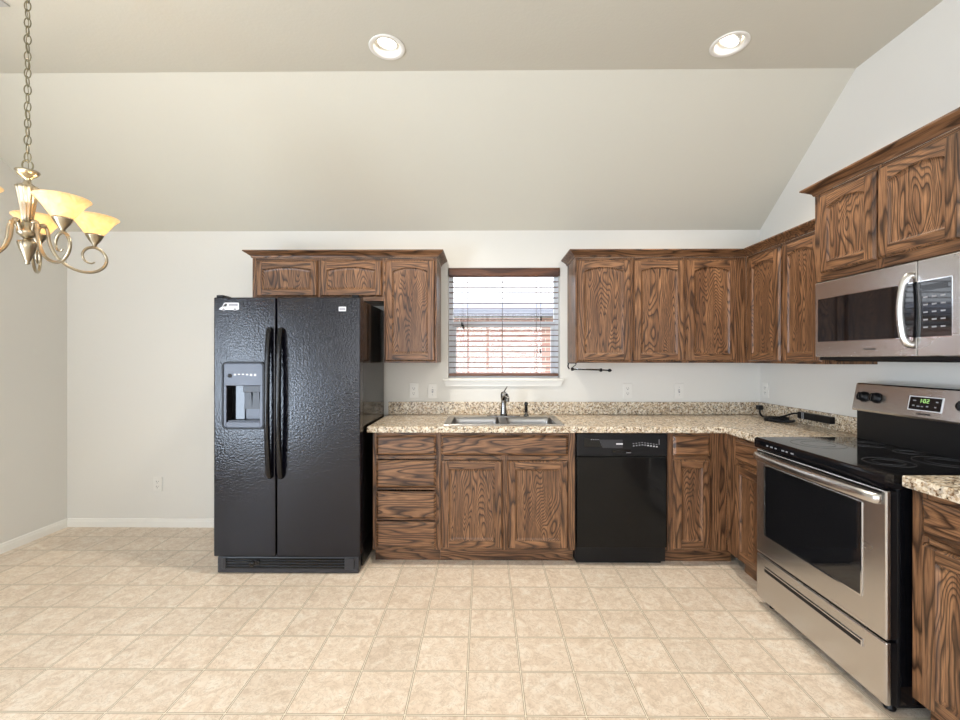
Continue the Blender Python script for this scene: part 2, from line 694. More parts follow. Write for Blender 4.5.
# kitchen window: vinyl single-hung unit set back in the opening, drywall reveals, wooden stool and apron
w = thing('window_1', '', '')
del w['label']; del w['category']
struct(w)
f = MB()
y0, y1 = YB + 0.075, YB + 0.125
f.box(WX0, WX0 + 0.035, y0, y1, WZ0, WZ1, M['vinyl'], 0.003)
f.box(WX1 - 0.035, WX1, y0, y1, WZ0, WZ1, M['vinyl'], 0.003)
f.box(WX0 + 0.035, WX1 - 0.035, y0, y1, WZ0, WZ0 + 0.035, M['vinyl'], 0.003)
f.box(WX0 + 0.035, WX1 - 0.035, y0, y1, WZ1 - 0.035, WZ1, M['vinyl'], 0.003)
f.build('window_frame', w)
f = MB()
f.box(WX0 + 0.03, WX1 - 0.03, y0 - 0.005, y1 - 0.012, 1.602, 1.645, M['vinyl'], 0.004)
f.box(WX0 + 0.035, WX0 + 0.06, y0, y1 - 0.015, WZ0 + 0.03, 1.61, M['vinyl'], 0.003)
f.box(WX1 - 0.06, WX1 - 0.035, y0, y1 - 0.015, WZ0 + 0.03, 1.61, M['vinyl'], 0.003)
f.build('window_sash', w)
g = MB()
g.box(WX0 + 0.034, WX1 - 0.034, YB + 0.100, YB + 0.104, WZ0 + 0.034, WZ1 - 0.034, M['glass'])
g.build('window_pane', w)
s = MB()
s.box(-0.325, 0.628, YB - 0.035, YB - 0.0005, 1.170, 1.187, M['trim'], 0.004, 2)
s.prism([(-0.305, 1.128), (0.608, 1.128), (0.622, 1.1695), (-0.319, 1.1695)], 'y', YB - 0.014, YB - 0.0005, M['trim'])
s.box(WX0 + 0.002, WX1 - 0.002, YB, YB + 0.07, 1.1885, 1.1925, M['trim'])
s.build('window_sill', w)

# patio door in the left wall and an added rear window for frontal fill (outside the frame, they light the room)
d = thing('door_1', '', '')
del d['label']; del d['category']
struct(d)
f = MB()
for a, b in ((DY0, DY0 + 0.06), (DY1 - 0.06, DY1), ((DY0 + DY1) / 2 - 0.04, (DY0 + DY1) / 2 + 0.04)):
    f.box(XL - 0.10, XL - 0.04, a, b, 0, DZ, M['vinyl'], 0.003)
f.box(XL - 0.10, XL - 0.04, DY0, DY1, DZ - 0.06, DZ, M['vinyl'], 0.003)
f.box(XL - 0.10, XL - 0.04, DY0, DY1, 0.0, 0.05, M['vinyl'], 0.003)
f.build('door_frame', d)
g = MB()
g.box(XL - 0.075, XL - 0.07, DY0 + 0.05, DY1 - 0.05, 0.04, DZ - 0.05, M['glass'])
g.build('door_pane', d)
w = thing('fill_window', '', '')  # unseen window, added to carry the frontal fill
del w['label']; del w['category']
struct(w)
f = MB()
for k in range(4):
    x = RX0 + (RX1 - RX0 - 0.06) * k / 3
    f.box(x, x + 0.06, YR - 0.10, YR - 0.04, RZ0, RZ1, M['vinyl'], 0.003)
f.box(RX0, RX1, YR - 0.10, YR - 0.04, RZ1 - 0.06, RZ1, M['vinyl'], 0.003)
f.box(RX0, RX1, YR - 0.10, YR - 0.04, RZ0, RZ0 + 0.06, M['vinyl'], 0.003)
f.build('window_frame', w)
g = MB()
g.box(RX0 + 0.05, RX1 - 0.05, YR - 0.075, YR - 0.07, RZ0 + 0.05, RZ1 - 0.05, M['glass'])
g.build('window_pane', w)

# outside the kitchen window
gr = MB()
gr.box(-12, 14, YB + TH + 0.01, 30, -0.3, -0.2, M['grass'])
o = gr.build('lawn')
o['kind'] = 'stuff'
tag(o, 'lawn outside the kitchen window', 'lawn')
h = thing('neighbouring_house', 'pinkish brick house with grey roof seen through the window blind', 'house', (0, 7.0, -0.2))
b = MB()
b.box(-7, 8, 0, 6, 0.0, 2.35, M['brick'])
b.build('brick_wall', h)
b = MB()
b.prism([(-0.35, 2.20), (-0.35, 2.30), (3.0, 2.85), (6.35, 2.30), (6.35, 2.20)], 'x', -7.4, 8.4, M['roof'])
b.build('roof', h)

# ------------------------------------------------------------------ cabinet kit (local: x right, y into the wall, z up, face frame at y=0)


def arch_poly(x0, x1, z0, z1, rise, n=14):
    """rectangle whose top edge is an arch; z1 is the arch's crown"""
    pts = [(x0, z0), (x1, z0)]
    if rise <= 0:
        return pts + [(x1, z1), (x0, z1)]
    for k in range(n + 1):
        t = k / n
        x = x1 + (x0 - x1) * t
        u = 2 * t - 1
        pts.append((x, z1 - rise + rise * (1 - u * u)))
    return pts


def cab_door(parent, x0, x1, z0, z1, arch=0.0, fw=0.052):
    yb, yf = -0.001, -0.021
    m = MB()
    e = 0.009
    # stiles and rails with a routed outer edge
    def member(poly, mat):
        m.prism(poly, 'y', yf, yb, M[mat])
    m.prism([(x0, z0), (x1, z0), (x1, z1), (x0, z1)], 'y', -0.008, yb, M['oakV'])
    member([(x0 + e, z0 + e), (x0 + fw, z0 + e), (x0 + fw, z1 - e), (x0 + e, z1 - e)], 'oakV')
    member([(x1 - fw, z0 + e), (x1 - e, z0 + e), (x1 - e, z1 - e), (x1 - fw, z1 - e)], 'oakV')
    member([(x0 + fw, z0 + e), (x1 - fw, z0 + e), (x1 - fw, z0 + fw), (x0 + fw, z0 + fw)], 'oakH')
    tz = z1 - fw
    top = [(x0 + fw, z1 - e), (x0 + fw, tz - arch)]
    if arch > 0:
        for k in range(1, 14):
            t = k / 14
            u = 2 * t - 1
            top.append((x0 + fw + (x1 - x0 - 2 * fw) * t, tz - arch + arch * (1 - u * u)))
    top += [(x1 - fw, tz - arch), (x1 - fw, z1 - e)]
    member(top, 'oakH')
    # sloping edge around the slab
    o4 = [(x0, z0), (x1, z0), (x1, z1), (x0, z1)]
    i4 = [(x0 + e, z0 + e), (x1 - e, z0 + e), (x1 - e, z1 - e), (x0 + e, z1 - e)]
    m.loft([[(p[0], -0.008, p[1]) for p in o4], [(p[0], yf + 0.001, p[1]) for p in i4]], M['oakV'], cap=False)
    d = m.build('door', parent)
    # recessed panel with a bevelled field
    p = MB()
    a, b, c, t = x0 + fw, x1 - fw, z0 + fw, z1 - fw
    g, s = 0.008, 0.010
    r0 = arch_poly(a, b, c, t, arch)
    r1 = arch_poly(a + g, b - g, c + g, t - g, arch)
    r2 = arch_poly(a + g + s, b - g - s, c + g + s, t - g - s, arch)
    p.loft([[(q[0], -0.0195, q[1]) for q in r0], [(q[0], -0.0125, q[1]) for q in r1], [(q[0], -0.0125, q[1]) for q in r1],
            [(q[0], -0.0105, q[1]) for q in r2]], M['oakP'], cap=False)
    p.prism(r2, 'y', -0.0108, -0.0095, M['oakP'])
    p.build('door_panel', d)
    return d


def cab_drawer(parent, x0, x1, z0, z1, name='drawer_front'):
    m = MB()
    e = 0.014

    def ring(i, y):
        return [(x0 + i, y, z0 + i), (x1 - i, y, z0 + i), (x1 - i, y, z1 - i), (x0 + i, y, z1 - i)]
    m.loft([ring(0, -0.001), ring(0, -0.010), ring(e, -0.020), ring(e + 0.002, -0.021)], M['oakH'], cap=True)
    return m.build(name, parent)


def carcass(parent, W_, D_, z0, z1, stiles, rails, toe=None, left=0.0, right=0.0):
    """body box behind a face frame of stiles (x0,x1) and rails (z0,z1)"""
    b = MB()
    b.box(0.001, 0.017, 0.019, D_, z0, z1, M['oakV'])
    b.box(W_ - 0.017, W_ - 0.001, 0.019, D_, z0, z1, M['oakV'])
    b.box(0.017, W_ - 0.017, 0.019, D_, z0, z0 + 0.016, M['oakH'])
    b.box(0.017, W_ - 0.017, D_ - 0.008, D_, z0 + 0.016, z1, M['oakV'])
    if z0 > 0.5:
        b.box(0.017, W_ - 0.017, 0.019, D_ - 0.008, z1 - 0.016, z1, M['oakH'])
    else:
        b.box(0.017, W_ - 0.017, 0.019, 0.08, z1 - 0.016, z1, M['oakH'])
    b.build('cabinet_body', parent)
    f = MB()
    for a, c in stiles:
        f.box(a, c, 0, 0.019, z0, z1, M['oakV'])
    for a, c in rails:
        f.box(0.002, W_ - 0.002, 0.0006, 0.018, a, c, M['oakH'])
    f.build('face_frame', parent)
    if toe:
        t = MB()
        t.box(toe[0], toe[1], 0.066, 0.08, 0.0, z0, M['oakH'])
        t.build('toe_kick', parent)


ZB, ZT = 0.10, 0.864      # base cabinet body
BY = 2.805                # face-frame plane of the back run
DB = YB - BY - 0.003

# -- drawer cabinet by the refrigerator
c = thing('base_cabinet', 'oak base cabinet with four drawers between black refrigerator and sink cabinet', 'cabinet', (-0.726, BY, 0))
carcass(c, 0.433, DB, ZB, ZT, [(0, 0.03), (0.403, 0.433)], [(ZB, ZB + 0.02), (0.845, ZT), (0.69, 0.712), (0.49, 0.50), (0.29, 0.30)], (0.0, 0.433))
for a, b in ((0.718, 0.848), (0.508, 0.685), (0.304, 0.482), (0.113, 0.286)):
    cab_drawer(c, 0.025, 0.415, a, b)
# -- sink cabinet
c = thing('base_cabinet', 'wide oak sink base cabinet with two doors under the steel sink', 'cabinet', (-0.292, BY, 0))
carcass(c, 0.884, DB, ZB, ZT, [(0, 0.03), (0.40, 0.455), (0.84, 0.884)], [(ZB, ZB + 0.02), (0.845, ZT), (0.685, 0.712)], (0.0, 0.884))
cab_drawer(c, 0.012, 0.838, 0.718, 0.848, 'false_drawer_front')
cab_door(c, 0.012, 0.413, 0.113, 0.683)
cab_door(c, 0.443, 0.838, 0.113, 0.683)
# -- corner cabinet right of the dishwasher
c = thing('base_cabinet', 'narrow oak base cabinet between dishwasher and inner corner', 'cabinet', (1.191, BY, 0))
carcass(c, 0.388, DB, ZB, ZT, [(0, 0.045), (0.262, 0.388)], [(ZB, ZB + 0.02), (0.845, ZT), (0.69, 0.712)], (0.0, 0.449))
cab_drawer(c, 0.033, 0.270, 0.718, 0.848)
cab_door(c, 0.033, 0.270, 0.113, 0.692, fw=0.05)
# -- right run, corner side
FX = 1.58
c = thing('base_cabinet', 'oak base cabinet in the right run between inner corner and range', 'cabinet', (FX, BY, 0), -PI / 2)
carcass(c, 0.405, XR - FX - 0.003, ZB, ZT, [(0, 0.125), (0.375, 0.405)], [(ZB, ZB + 0.02), (0.845, ZT), (0.69, 0.712)], (0.0761, 0.405))
cab_drawer(c, 0.112, 0.392, 0.718, 0.848)
cab_door(c, 0.112, 0.392, 0.113, 0.692)
# -- right run, near side
c = thing('base_cabinet', 'nearest oak base cabinet, right of the range at the frame edge', 'cabinet', (FX, 1.600, 0), -PI / 2)
carcass(c, 0.92, XR - FX - 0.003, ZB, 0.8735, [(0, 0.06), (0.44, 0.48), (0.875, 0.92)], [(ZB, ZB + 0.02), (0.845, 0.8735), (0.69, 0.712)], (0.0, 0.92))
for a, b in ((0.047, 0.453), (0.468, 0.875)):
    cab_drawer(c, a, b, 0.718, 0.848)
    cab_door(c, a, b, 0.113, 0.692)

# -- wall cabinets
UY, UZ0, UZ1 = 3.11, 1.315, 2.075
DU = YB - UY - 0.003


def crown_path(pts_in, pts_out, z0, z1, parent_or_none, name):
    """crown: loft of a cove profile along a mitred path given as inner/outer corner pairs"""
    prof = [(0.0, z0), (0.10, z0), (0.16, z0 + 0.006), (0.22, z0 + 0.014), (0.62, z0 + 0.6 * (z1 - z0)), (0.86, z1 - 0.012), (0.92, z1 - 0.009), (1.0, z1 - 0.008), (1.0, z1), (0.0, z1)]
    rings = []
    for a, b in zip(pts_in, pts_out):
        rings.append([(a[0] + (b[0] - a[0]) * t, a[1] + (b[1] - a[1]) * t, z) for t, z in prof])
    m = MB()
    m.loft(rings, M['oakH'], cap=True)
    return m.build(name, parent_or_none)


c = thing('wall_cabinet', 'short oak wall cabinet with two low doors above the refrigerator', 'cabinet', (-1.682, UY, 0))
carcass(c, 0.957, DU, 1.765, UZ1, [(0, 0.035), (0.47, 0.515), (0.935, 0.957)], [(1.765, 1.80), (2.055, UZ1)])
cab_door(c, 0.031, 0.480, 1.795, 2.055, 0.018, 0.048)
cab_door(c, 0.500, 0.947, 1.795, 2.055, 0.022, 0.048)
c = thing('wall_cabinet', 'tall single-door oak wall cabinet left of the window', 'cabinet', (-0.7245, UY, 0))
carcass(c, 0.384, DU, UZ0, UZ1, [(0, 0.03), (0.355, 0.384)], [(UZ0, UZ0 + 0.03), (2.055, UZ1)])
cab_door(c, 0.012, 0.371, 1.328, 2.055, 0.028)
cm = crown_path([(-1.682, YB - 0.003), (-1.682, UY), (-0.3405, UY), (-0.3405, YB - 0.003)],
                [(-1.732, YB - 0.003), (-1.732, UY - 0.05), (-0.2905, UY - 0.05), (-0.2905, YB - 0.003)], 2.0755, 2.124, None, 'crown_molding')
tag(cm, 'oak crown molding on the cabinets over the refrigerator, left of the window', 'molding')

c = thing('wall_cabinet', 'double-door oak wall cabinet right beside the window', 'cabinet', (0.660, UY, 0))
carcass(c, 0.784, DU, UZ0, UZ1, [(0, 0.03), (0.375, 0.43), (0.76, 0.784)], [(UZ0, UZ0 + 0.03), (2.055, UZ1)])
cab_door(c, 0.008, 0.394, 1.328, 2.055, 0.028)
cab_door(c, 0.412, 0.778, 1.328, 2.055, 0.028)
c = thing('wall_cabinet', 'single-door oak wall cabinet on the back wall against the corner', 'cabinet', (1.4445, UY, 0))
carcass(c, 0.4395, DU, UZ0, UZ1, [(0, 0.03), (0.35, 0.4395)], [(UZ0, UZ0 + 0.03), (2.055, UZ1)])
cab_door(c, 0.008, 0.366, 1.328, 2.055, 0.028)
UX = 1.885
c = thing('wall_cabinet', 'double-door oak wall cabinet on the right wall between corner and microwave', 'cabinet', (UX, UY, 0), -PI / 2)
carcass(c, 0.712, XR - UX - 0.003, UZ0, UZ1, [(0, 0.05), (0.36, 0.41), (0.69, 0.712)], [(UZ0, UZ0 + 0.03), (2.055, UZ1)])
cab_door(c, 0.044, 0.374, 1.328, 2.055, 0.028)
cab_door(c, 0.396, 0.704, 1.328, 2.055, 0.028)
cm = crown_path([(0.660, YB - 0.003), (0.660, UY), (UX, UY), (UX, 2.3985)],
                [(0.610, YB - 0.003), (0.610, UY - 0.05), (UX - 0.05, UY - 0.05), (UX - 0.05, 2.3985)], 2.0755, 2.124, None, 'crown_molding')
tag(cm, 'L-shaped oak crown molding over the cabinets right of the window and round the corner', 'molding')

MX, MY0 = 1.823, 2.385
c = thing('wall_cabinet', 'raised oak wall cabinet with two doors above the microwave', 'cabinet', (MX, MY0, 0), -PI / 2)
carcass(c, 0.762, XR - MX - 0.003, 1.763, 2.238, [(0, 0.04), (0.368, 0.41), (0.725, 0.762)], [(1.763, 1.81), (2.215, 2.238)])
cab_door(c, 0.052, 0.380, 1.805, 2.218, 0.025)
cab_door(c, 0.394, 0.738, 1.805, 2.218, 0.025)
lc = XR - MX - 0.003
crown_path([(0, lc), (0, 0), (0.762, 0), (0.762, lc)], [(-0.05, lc), (-0.05, -0.05), (0.812, -0.05), (0.812, lc)], 2.2385, 2.286, c, 'crown')

# ------------------------------------------------------------------ countertop
CT, CB = 0.906, 0.866
ct = thing('countertop', 'L-shaped beige speckled granite countertop with the sink and corner', 'countertop', (0, 0, 0))
m = MB()


def slab(m, poly, CT=CT, CB=CB):
    def fn(b):
        vs = [b.verts.new((x, y, CT)) for x, y in poly]
        lo = [b.verts.new((x, y, CB)) for x, y in poly]
        b.faces.new(vs)
        b.faces.new(list(reversed(lo)))
        n = len(poly)
        for i in range(n):
            b.faces.new([vs[i], lo[i], lo[(i + 1) % n], vs[(i + 1) % n]])
        bmesh.ops.recalc_face_normals(b, faces=b.faces)
        bmesh.ops.bevel(b, geom=[e for e in b.edges if abs(e.verts[0].co.z - e.verts[1].co.z) < 1e-5], offset=0.006, segments=2, affect='EDGES', profile=0.5)
    m._add(fn, M['granite'])


slab(m, [(-0.757, 2.775), (1.55, 2.775), (1.55, 2.400), (2.177, 2.400), (2.177, 3.412), (-0.757, 3.412)])
so = m.build('slab', ct)
SX0, SX1, SY0, SY1 = -0.268, 0.531, 2.822, 3.285
k = MB()
k.box(SX0 + 0.02, SX1 - 0.02, SY0 + 0.02, SY1 - 0.02, 0.7, 1.0, M['granite'])
cut(so, [k])
m = MB()
m.box(-0.757, 2.157, 3.394, 3.412, CT + 0.0005, 1.003, M['granite'], 0.002)
m.box(2.159, 2.177, 2.400, 3.412, CT + 0.0005, 1.003, M['granite'], 0.002)
m.build('backsplash', ct)
ct = thing('countertop', 'short granite countertop over the nearest cabinet, right of the range', 'countertop', (0, 0, 0))
m = MB()
slab(m, [(1.545, 0.665), (2.177, 0.665), (2.177, 1.603), (1.545, 1.603)], CT + 0.012, CB + 0.008)
m.build('slab', ct)
m = MB()
m.box(2.159, 2.177, 0.665, 1.603, CT + 0.0125, 1.015, M['granite'], 0.002)
m.build('backsplash', ct)

# ------------------------------------------------------------------ sink
def rrect(x0, x1, y0, y1, r, z, n=5):
    pts = []
    for cx, cy, a0 in ((x1 - r, y1 - r, 0), (x0 + r, y1 - r, PI / 2), (x0 + r, y0 + r, PI), (x1 - r, y0 + r, 1.5 * PI)):
        for k in range(n + 1):
            a = a0 + PI / 2 * k / n
            pts.append((cx + r * math.cos(a), cy + r * math.sin(a), z))
    return pts


sk = thing('sink', 'stainless steel double-bowl sink set in the granite countertop', 'sink', ((SX0 + SX1) / 2, (SY0 + SY1) / 2, 0))
ox, oy = sk.location.x, sk.location.y
rim = MB()
mid = (SX0 + SX1) / 2
bowls = [(SX0 + 0.035, mid - 0.016), (mid + 0.016, SX1 - 0.035)]
by0, by1 = SY0 + 0.032, SY1 - 0.085
zt = CT + 0.006
# deck built as strips round the two bowls
rim.box(SX0, SX1, SY0, by0 + 0.012, CT + 0.0005, zt, M['steelsink'], 0.002)
rim.box(SX0, SX1, by1 - 0.012, SY1, CT + 0.0005, zt, M['steelsink'], 0.002)
rim.box(SX0, bowls[0][0] + 0.012, by0, by1, CT + 0.0005, zt, M['steelsink'], 0.001)
rim.box(bowls[1][1] - 0.012, SX1, by0, by1, CT + 0.0005, zt, M['steelsink'], 0.001)
rim.box(mid - 0.026, mid + 0.026, by0, by1, CT + 0.0005, zt - 0.0005, M['steelsink'], 0.001)
r = rim.build('sink_rim')
r.data.transform(Matrix.Translation((-ox, -oy, 0)))
r.parent = sk
for a, b in bowls:
    m = MB()
    rings = []
    for i, z, rr in ((-0.001, zt + 0.0006, 0.05), (0.003, zt - 0.004, 0.05), (0.006, CT - 0.03, 0.05), (0.012, CT - 0.15, 0.06), (0.035, CT - 0.165, 0.06), (0.12, CT - 0.168, 0.06)):
        rings.append(rrect(a + i, b - i, by0 + i, by1 - i, rr, z))
    m.loft(rings, M['steelsink'], cap=False, smooth=True)
    fl_ = rrect(a + 0.12, b - 0.12, by0 + 0.12, by1 - 0.12, 0.06, CT - 0.168)
    m.loft([fl_, [(p[0], p[1], CT - 0.172) for p in fl_]], M['steelsink'])
    o = m.build('bowl')
    o.data.transform(Matrix.Translation((-ox, -oy, 0)))
    o.parent = sk
    m = MB()
    m.lathe([(0.04, CT - 0.1675), (0.04, CT - 0.1655), (0.03, CT - 0.165), (0.01, CT - 0.1665)], ((a + b) / 2 - ox, (by0 + by1) / 2 - oy, 0), M['chrome'])
    m.build('drain', o)

# faucet
fc = thing('faucet', 'single-lever kitchen faucet standing behind the middle of the sink', 'faucet', (0.148, 3.246, zt))
m = MB()
m.prism([(p[0], p[1]) for p in rrect(-0.125, 0.125, -0.028, 0.028, 0.027, 0)], 'z', 0.0003, 0.007, M['faucet'])
m.build('escutcheon', fc)
m = MB()
m.lathe([(0.027, 0.006), (0.026, 0.02), (0.020, 0.07), (0.018, 0.12), (0.022, 0.14), (0.023, 0.165), (0.018, 0.180), (0.004, 0.186)], (0, 0, 0), M['faucet'])
m.build('faucet_body', fc)
m = MB()
m.tube(smooth_path([(0.0, -0.012, 0.13), (0.006, -0.05, 0.160), (0.014, -0.11, 0.170), (0.018, -0.155, 0.155), (0.018, -0.165, 0.125)]), [0.016] * 6 + [0.015] * 6 + [0.014] * 6 + [0.016] * 7, M['faucet'], 14)
m.build('spout', fc)
m = MB()
m.tube(smooth_path([(0.002, 0, 0.178), (0.012, 0, 0.198), (0.028, 0.0, 0.222)]), [0.010] * 4 + [0.008] * 5 + [0.006] * 4, M['faucet'], 10, flat=0.6)
m.build('lever', fc)
sp = thing('side_sprayer', 'small side sprayer beside the faucet on the sink deck', 'sprayer', (0.318, 3.246, zt))
m = MB()
m.lathe([(0.020, 0.0003), (0.020, 0.008), (0.013, 0.016), (0.012, 0.03)], (0, 0, 0), M['faucet'])
m.build('sprayer_base', sp)
m = MB()
m.lathe([(0.010, 0.03), (0.013, 0.045), (0.011, 0.075), (0.014, 0.09), (0.013, 0.102), (0.004, 0.108)], (0, 0, 0), M['blackgloss'])
m.build('spray_head', sp)

# ------------------------------------------------------------------ window blind
bl = thing('window_blind', 'open wooden slat blind with brown valance in the kitchen window', 'blind', (0, YB, 0))
m = MB()
m.box(WX0 + 0.004, WX1 - 0.004, -0.012, 0.004, 2.000, 2.063, M['valance'], 0.004, 2)
m.box(WX0 + 0.004, WX1 - 0.004, -0.016, -0.012, 2.048, 2.063, M['valance'], 0.002)
m.build('valance', bl)
m = MB()
m.box(WX0 + 0.006, WX1 - 0.006, 0.006, 0.055, 2.015, 2.06, M['valance'], 0.002)
m.build('headrail', bl)
m = MB()
nsl = 18
for i in range(nsl):
    z = 2.000 - 0.0428 * i
    m.prism([(0.008, z - 0.0035), (0.030, z - 0.0005), (0.058, z + 0.001), (0.058, z + 0.004), (0.030, z + 0.0035), (0.008, z + 0.0020)], 'x', WX0 + 0.008, WX1 - 0.012, M['valance'])
m.build('slats', bl)
m = MB()
m.box(WX0 + 0.008, WX1 - 0.012, 0.006, 0.058, 1.206, 1.228, M['valance'], 0.003)
m.build('bottom_rail', bl)
for x in (-0.13, 0.148, 0.42):
    m = MB()
    m.tube([(x, 0.007, 1.228), (x, 0.007, 2.02)], 0.0011, M['cord'], 6)
    m.tube([(x, 0.059, 1.228), (x, 0.059, 2.02)], 0.0011, M['cord'], 6)
    m.build('ladder_cord', bl)
for x, z in ((0.452, 1.66), (0.447, 1.40), (-0.175, 1.615), (-0.165, 1.595)):
    m = MB()
    m.tube([(x, -0.001, z + 0.02), (x, 0.002, 2.0)], 0.0009, M['cord'], 6)
    t = m.build('pull_cord', bl)
    m = MB()
    m.lathe([(0.003, z + 0.022), (0.0055, z + 0.012), (0.0065, z - 0.012), (0.003, z - 0.014)], (x, -0.001, 0), M['blackplastic'], 12)
    m.build('tassel', t)

# ------------------------------------------------------------------ outlets and switches


def plate(parent):
    m = MB()
    m.box(-0.036, 0.036, -0.006, 0, -0.058, 0.058, M['white'], 0.0025, 2)
    m.build('wall_plate', parent)


def outlet(loc, rz, label):
    t = thing('wall_outlet', label, 'outlet', loc, rz)
    plate(t)
    for s in (-1, 1):
        m = MB()
        z = s * 0.0195
        m.prism([(p[0], p[1] + z) for p in rrect(-0.017, 0.017, -0.0145, 0.0145, 0.011, 0)], 'y', -0.0078, -0.0055, M['white'])
        r = m.build('receptacle', t)
        m = MB()
        m.box(-0.0085, -0.0060, -0.0083, -0.0076, z - 0.002, z + 0.009, M['slot'])
        m.box(0.0060, 0.0085, -0.0083, -0.0076, z - 0.001, z + 0.008, M['slot'])
        m.lathe([(0.003, -0.0083), (0.003, -0.0076)], (0, 0, z - 0.008), M['slot'], 10, 'y')
        m.build('socket_slots', r)


def switch(loc, label):
    t = thing('light_switch', label, 'switch', loc)
    plate(t)
    m = MB()
    m.box(-0.006, 0.006, -0.0072, -0.0055, -0.013, 0.013, M['decalgrey'], 0.0006)
    m.box(-0.0045, 0.0045, -0.016, -0.006, -0.002, 0.008, M['white'], 0.001)
    m.build('toggle', t)
    for z in (-0.030, 0.030):
        m = MB()
        m.lathe([(0.0028, -0.0072), (0.0028, -0.0055)], (0, 0, z), M['decalgrey'], 10, 'y')
        m.build('screw', t)


outlet((-0.557, YB, 1.088), 0, 'white outlet on back wall between refrigerator and switch, left of the window')
switch((-0.409, YB, 1.088), 'white light switch on back wall just left of the window sill')
outlet((1.136, YB, 1.089), 0, 'white outlet above the counter near the dishwasher, right of the window')
switch((1.542, YB, 1.089), 'white light switch on back wall closest to the corner')
outlet((XR, 3.345, 1.10), -PI / 2, 'white outlet on the right wall just round the corner')
outlet((-2.607, YB, 0.342), 0, 'low white outlet on bare wall left of the refrigerator')

# ------------------------------------------------------------------ refrigerator
FRX, FRY = -1.683, 2.66
fr = thing('refrigerator', 'black textured side-by-side refrigerator with ice and water dispenser', 'refrigerator', (FRX, FRY, 0))
FW, FH = 0.914, 1.728
m = MB()
m.box(0.004, FW - 0.004, 0.080, 0.66, 0.02, FH - 0.012, M['blackdoor'], 0.006, 2)
m.build('refrigerator_body', fr)
m = MB()
# grille under the doors
m.box(0.012, FW - 0.014, 0.020, 0.079, 0.004, 0.105, M['darkgrey'], 0.006, 2)
gr = m.build('base_grille', fr)
m = MB()
for z in (0.040, 0.058, 0.076, 0.092):
    m.box(0.070, FW - 0.10, 0.012, 0.022, z - 0.0045, z + 0.0045, M['blackgloss'], 0.002)
m.box(0.045, 0.070, 0.010, 0.024, 0.030, 0.100, M['darkgrey'], 0.003)
m.box(FW - 0.10, FW - 0.04, 0.010, 0.024, 0.030, 0.100, M['darkgrey'], 0.003)
m.lathe([(0.018, 0.006), (0.018, 0.020)], (0.235, 0, 0.066), M['blackgloss'], 16, 'y')
m.lathe([(0.014, 0.004), (0.014, 0.020)], (0.27, 0, 0.075), M['blackgloss'], 16, 'y')
m.build('grille_slats', gr)
GX = 0.390
ld = MB()
ld.box(0.0, GX - 0.004, 0.0, 0.074, 0.114, FH, M['enamel'], 0.008, 3)
ldo = ld.build('freezer_door', fr)
DX0, DX1, DZ0, DZ1 = 0.058, 0.322, 0.908, 1.328
k = MB()
k.box(DX0 + 0.028, DX1 - 0.028, -0.02, 0.055, DZ0 + 0.045, 1.178, M['blackplastic'])
cut(ldo, [k])
rd = MB()
rd.box(GX + 0.004, FW, 0.0, 0.074, 0.114, FH, M['enamel'], 0.008, 3)
rdo = rd.build('refrigerator_door', fr)
# dispenser: rounded bezel, control panel, recess walls, paddles, drip tray
m = MB()
o1 = rrect(DX0, DX1, DZ0, DZ1, 0.03, 0)
i1 = rrect(DX0 + 0.010, DX1 - 0.010, DZ0 + 0.010, DZ1 - 0.010, 0.024, 0)
m.loft([[(p[0], 0.001, p[1]) for p in o1], [(p[0], -0.012, p[1]) for p in o1], [(p[0], -0.012, p[1]) for p in i1], [(p[0], 0.001, p[1]) for p in i1]], M['blackplastic'], cap=False)
dp = m.build('dispenser', ldo)
m = MB()
m.box(DX0 + 0.010, DX1 - 0.010, -0.009, 0.001, 1.178, DZ1 - 0.010, M['silverplastic'], 0.003, 2)
m.box(DX0 + 0.010, DX0 + 0.028, -0.009, 0.001, DZ0 + 0.010, 1.179, M['silverplastic'], 0.002)
m.box(DX1 - 0.028, DX1 - 0.010, -0.009, 0.001, DZ0 + 0.010, 1.179, M['silverplastic'], 0.002)
m.box(DX0 + 0.027, DX1 - 0.027, -0.009, 0.001, DZ0 + 0.010, DZ0 + 0.045, M['silverplastic'], 0.002)
# recess: back, floor, sides
m.box(DX0 + 0.028, DX1 - 0.028, 0.0535, 0.0545, DZ0 + 0.045, 1.178, M['silverplastic'])
m.box(DX0 + 0.028, DX0 + 0.0285, 0.0, 0.054, DZ0 + 0.045, 1.178, M['blackplastic'])
m.box(DX0 + 0.028, DX0 + 0.112, 0.044, 0.0534, DZ0 + 0.045, 1.178, M['blackgloss'])  # black plate puts shade into the left of the recess
m.box(DX0 + 0.115, DX1 - 0.030, 0.020, 0.052, 1.135, 1.178, M['darkgrey'], 0.003)
for a, b in ((DX0 + 0.125, 0.0), (DX0 + 0.175, 0.0)):
    m.prism([(a, 1.135), (a + 0.038, 1.135), (a + 0.046, 1.030), (a - 0.006, 1.030)], 'y', 0.026, 0.034, M['darkgrey'])
m.box(DX0 + 0.030, DX1 - 0.030, 0.004, 0.052, DZ0 + 0.046, DZ0 + 0.052, M['silverplastic'])
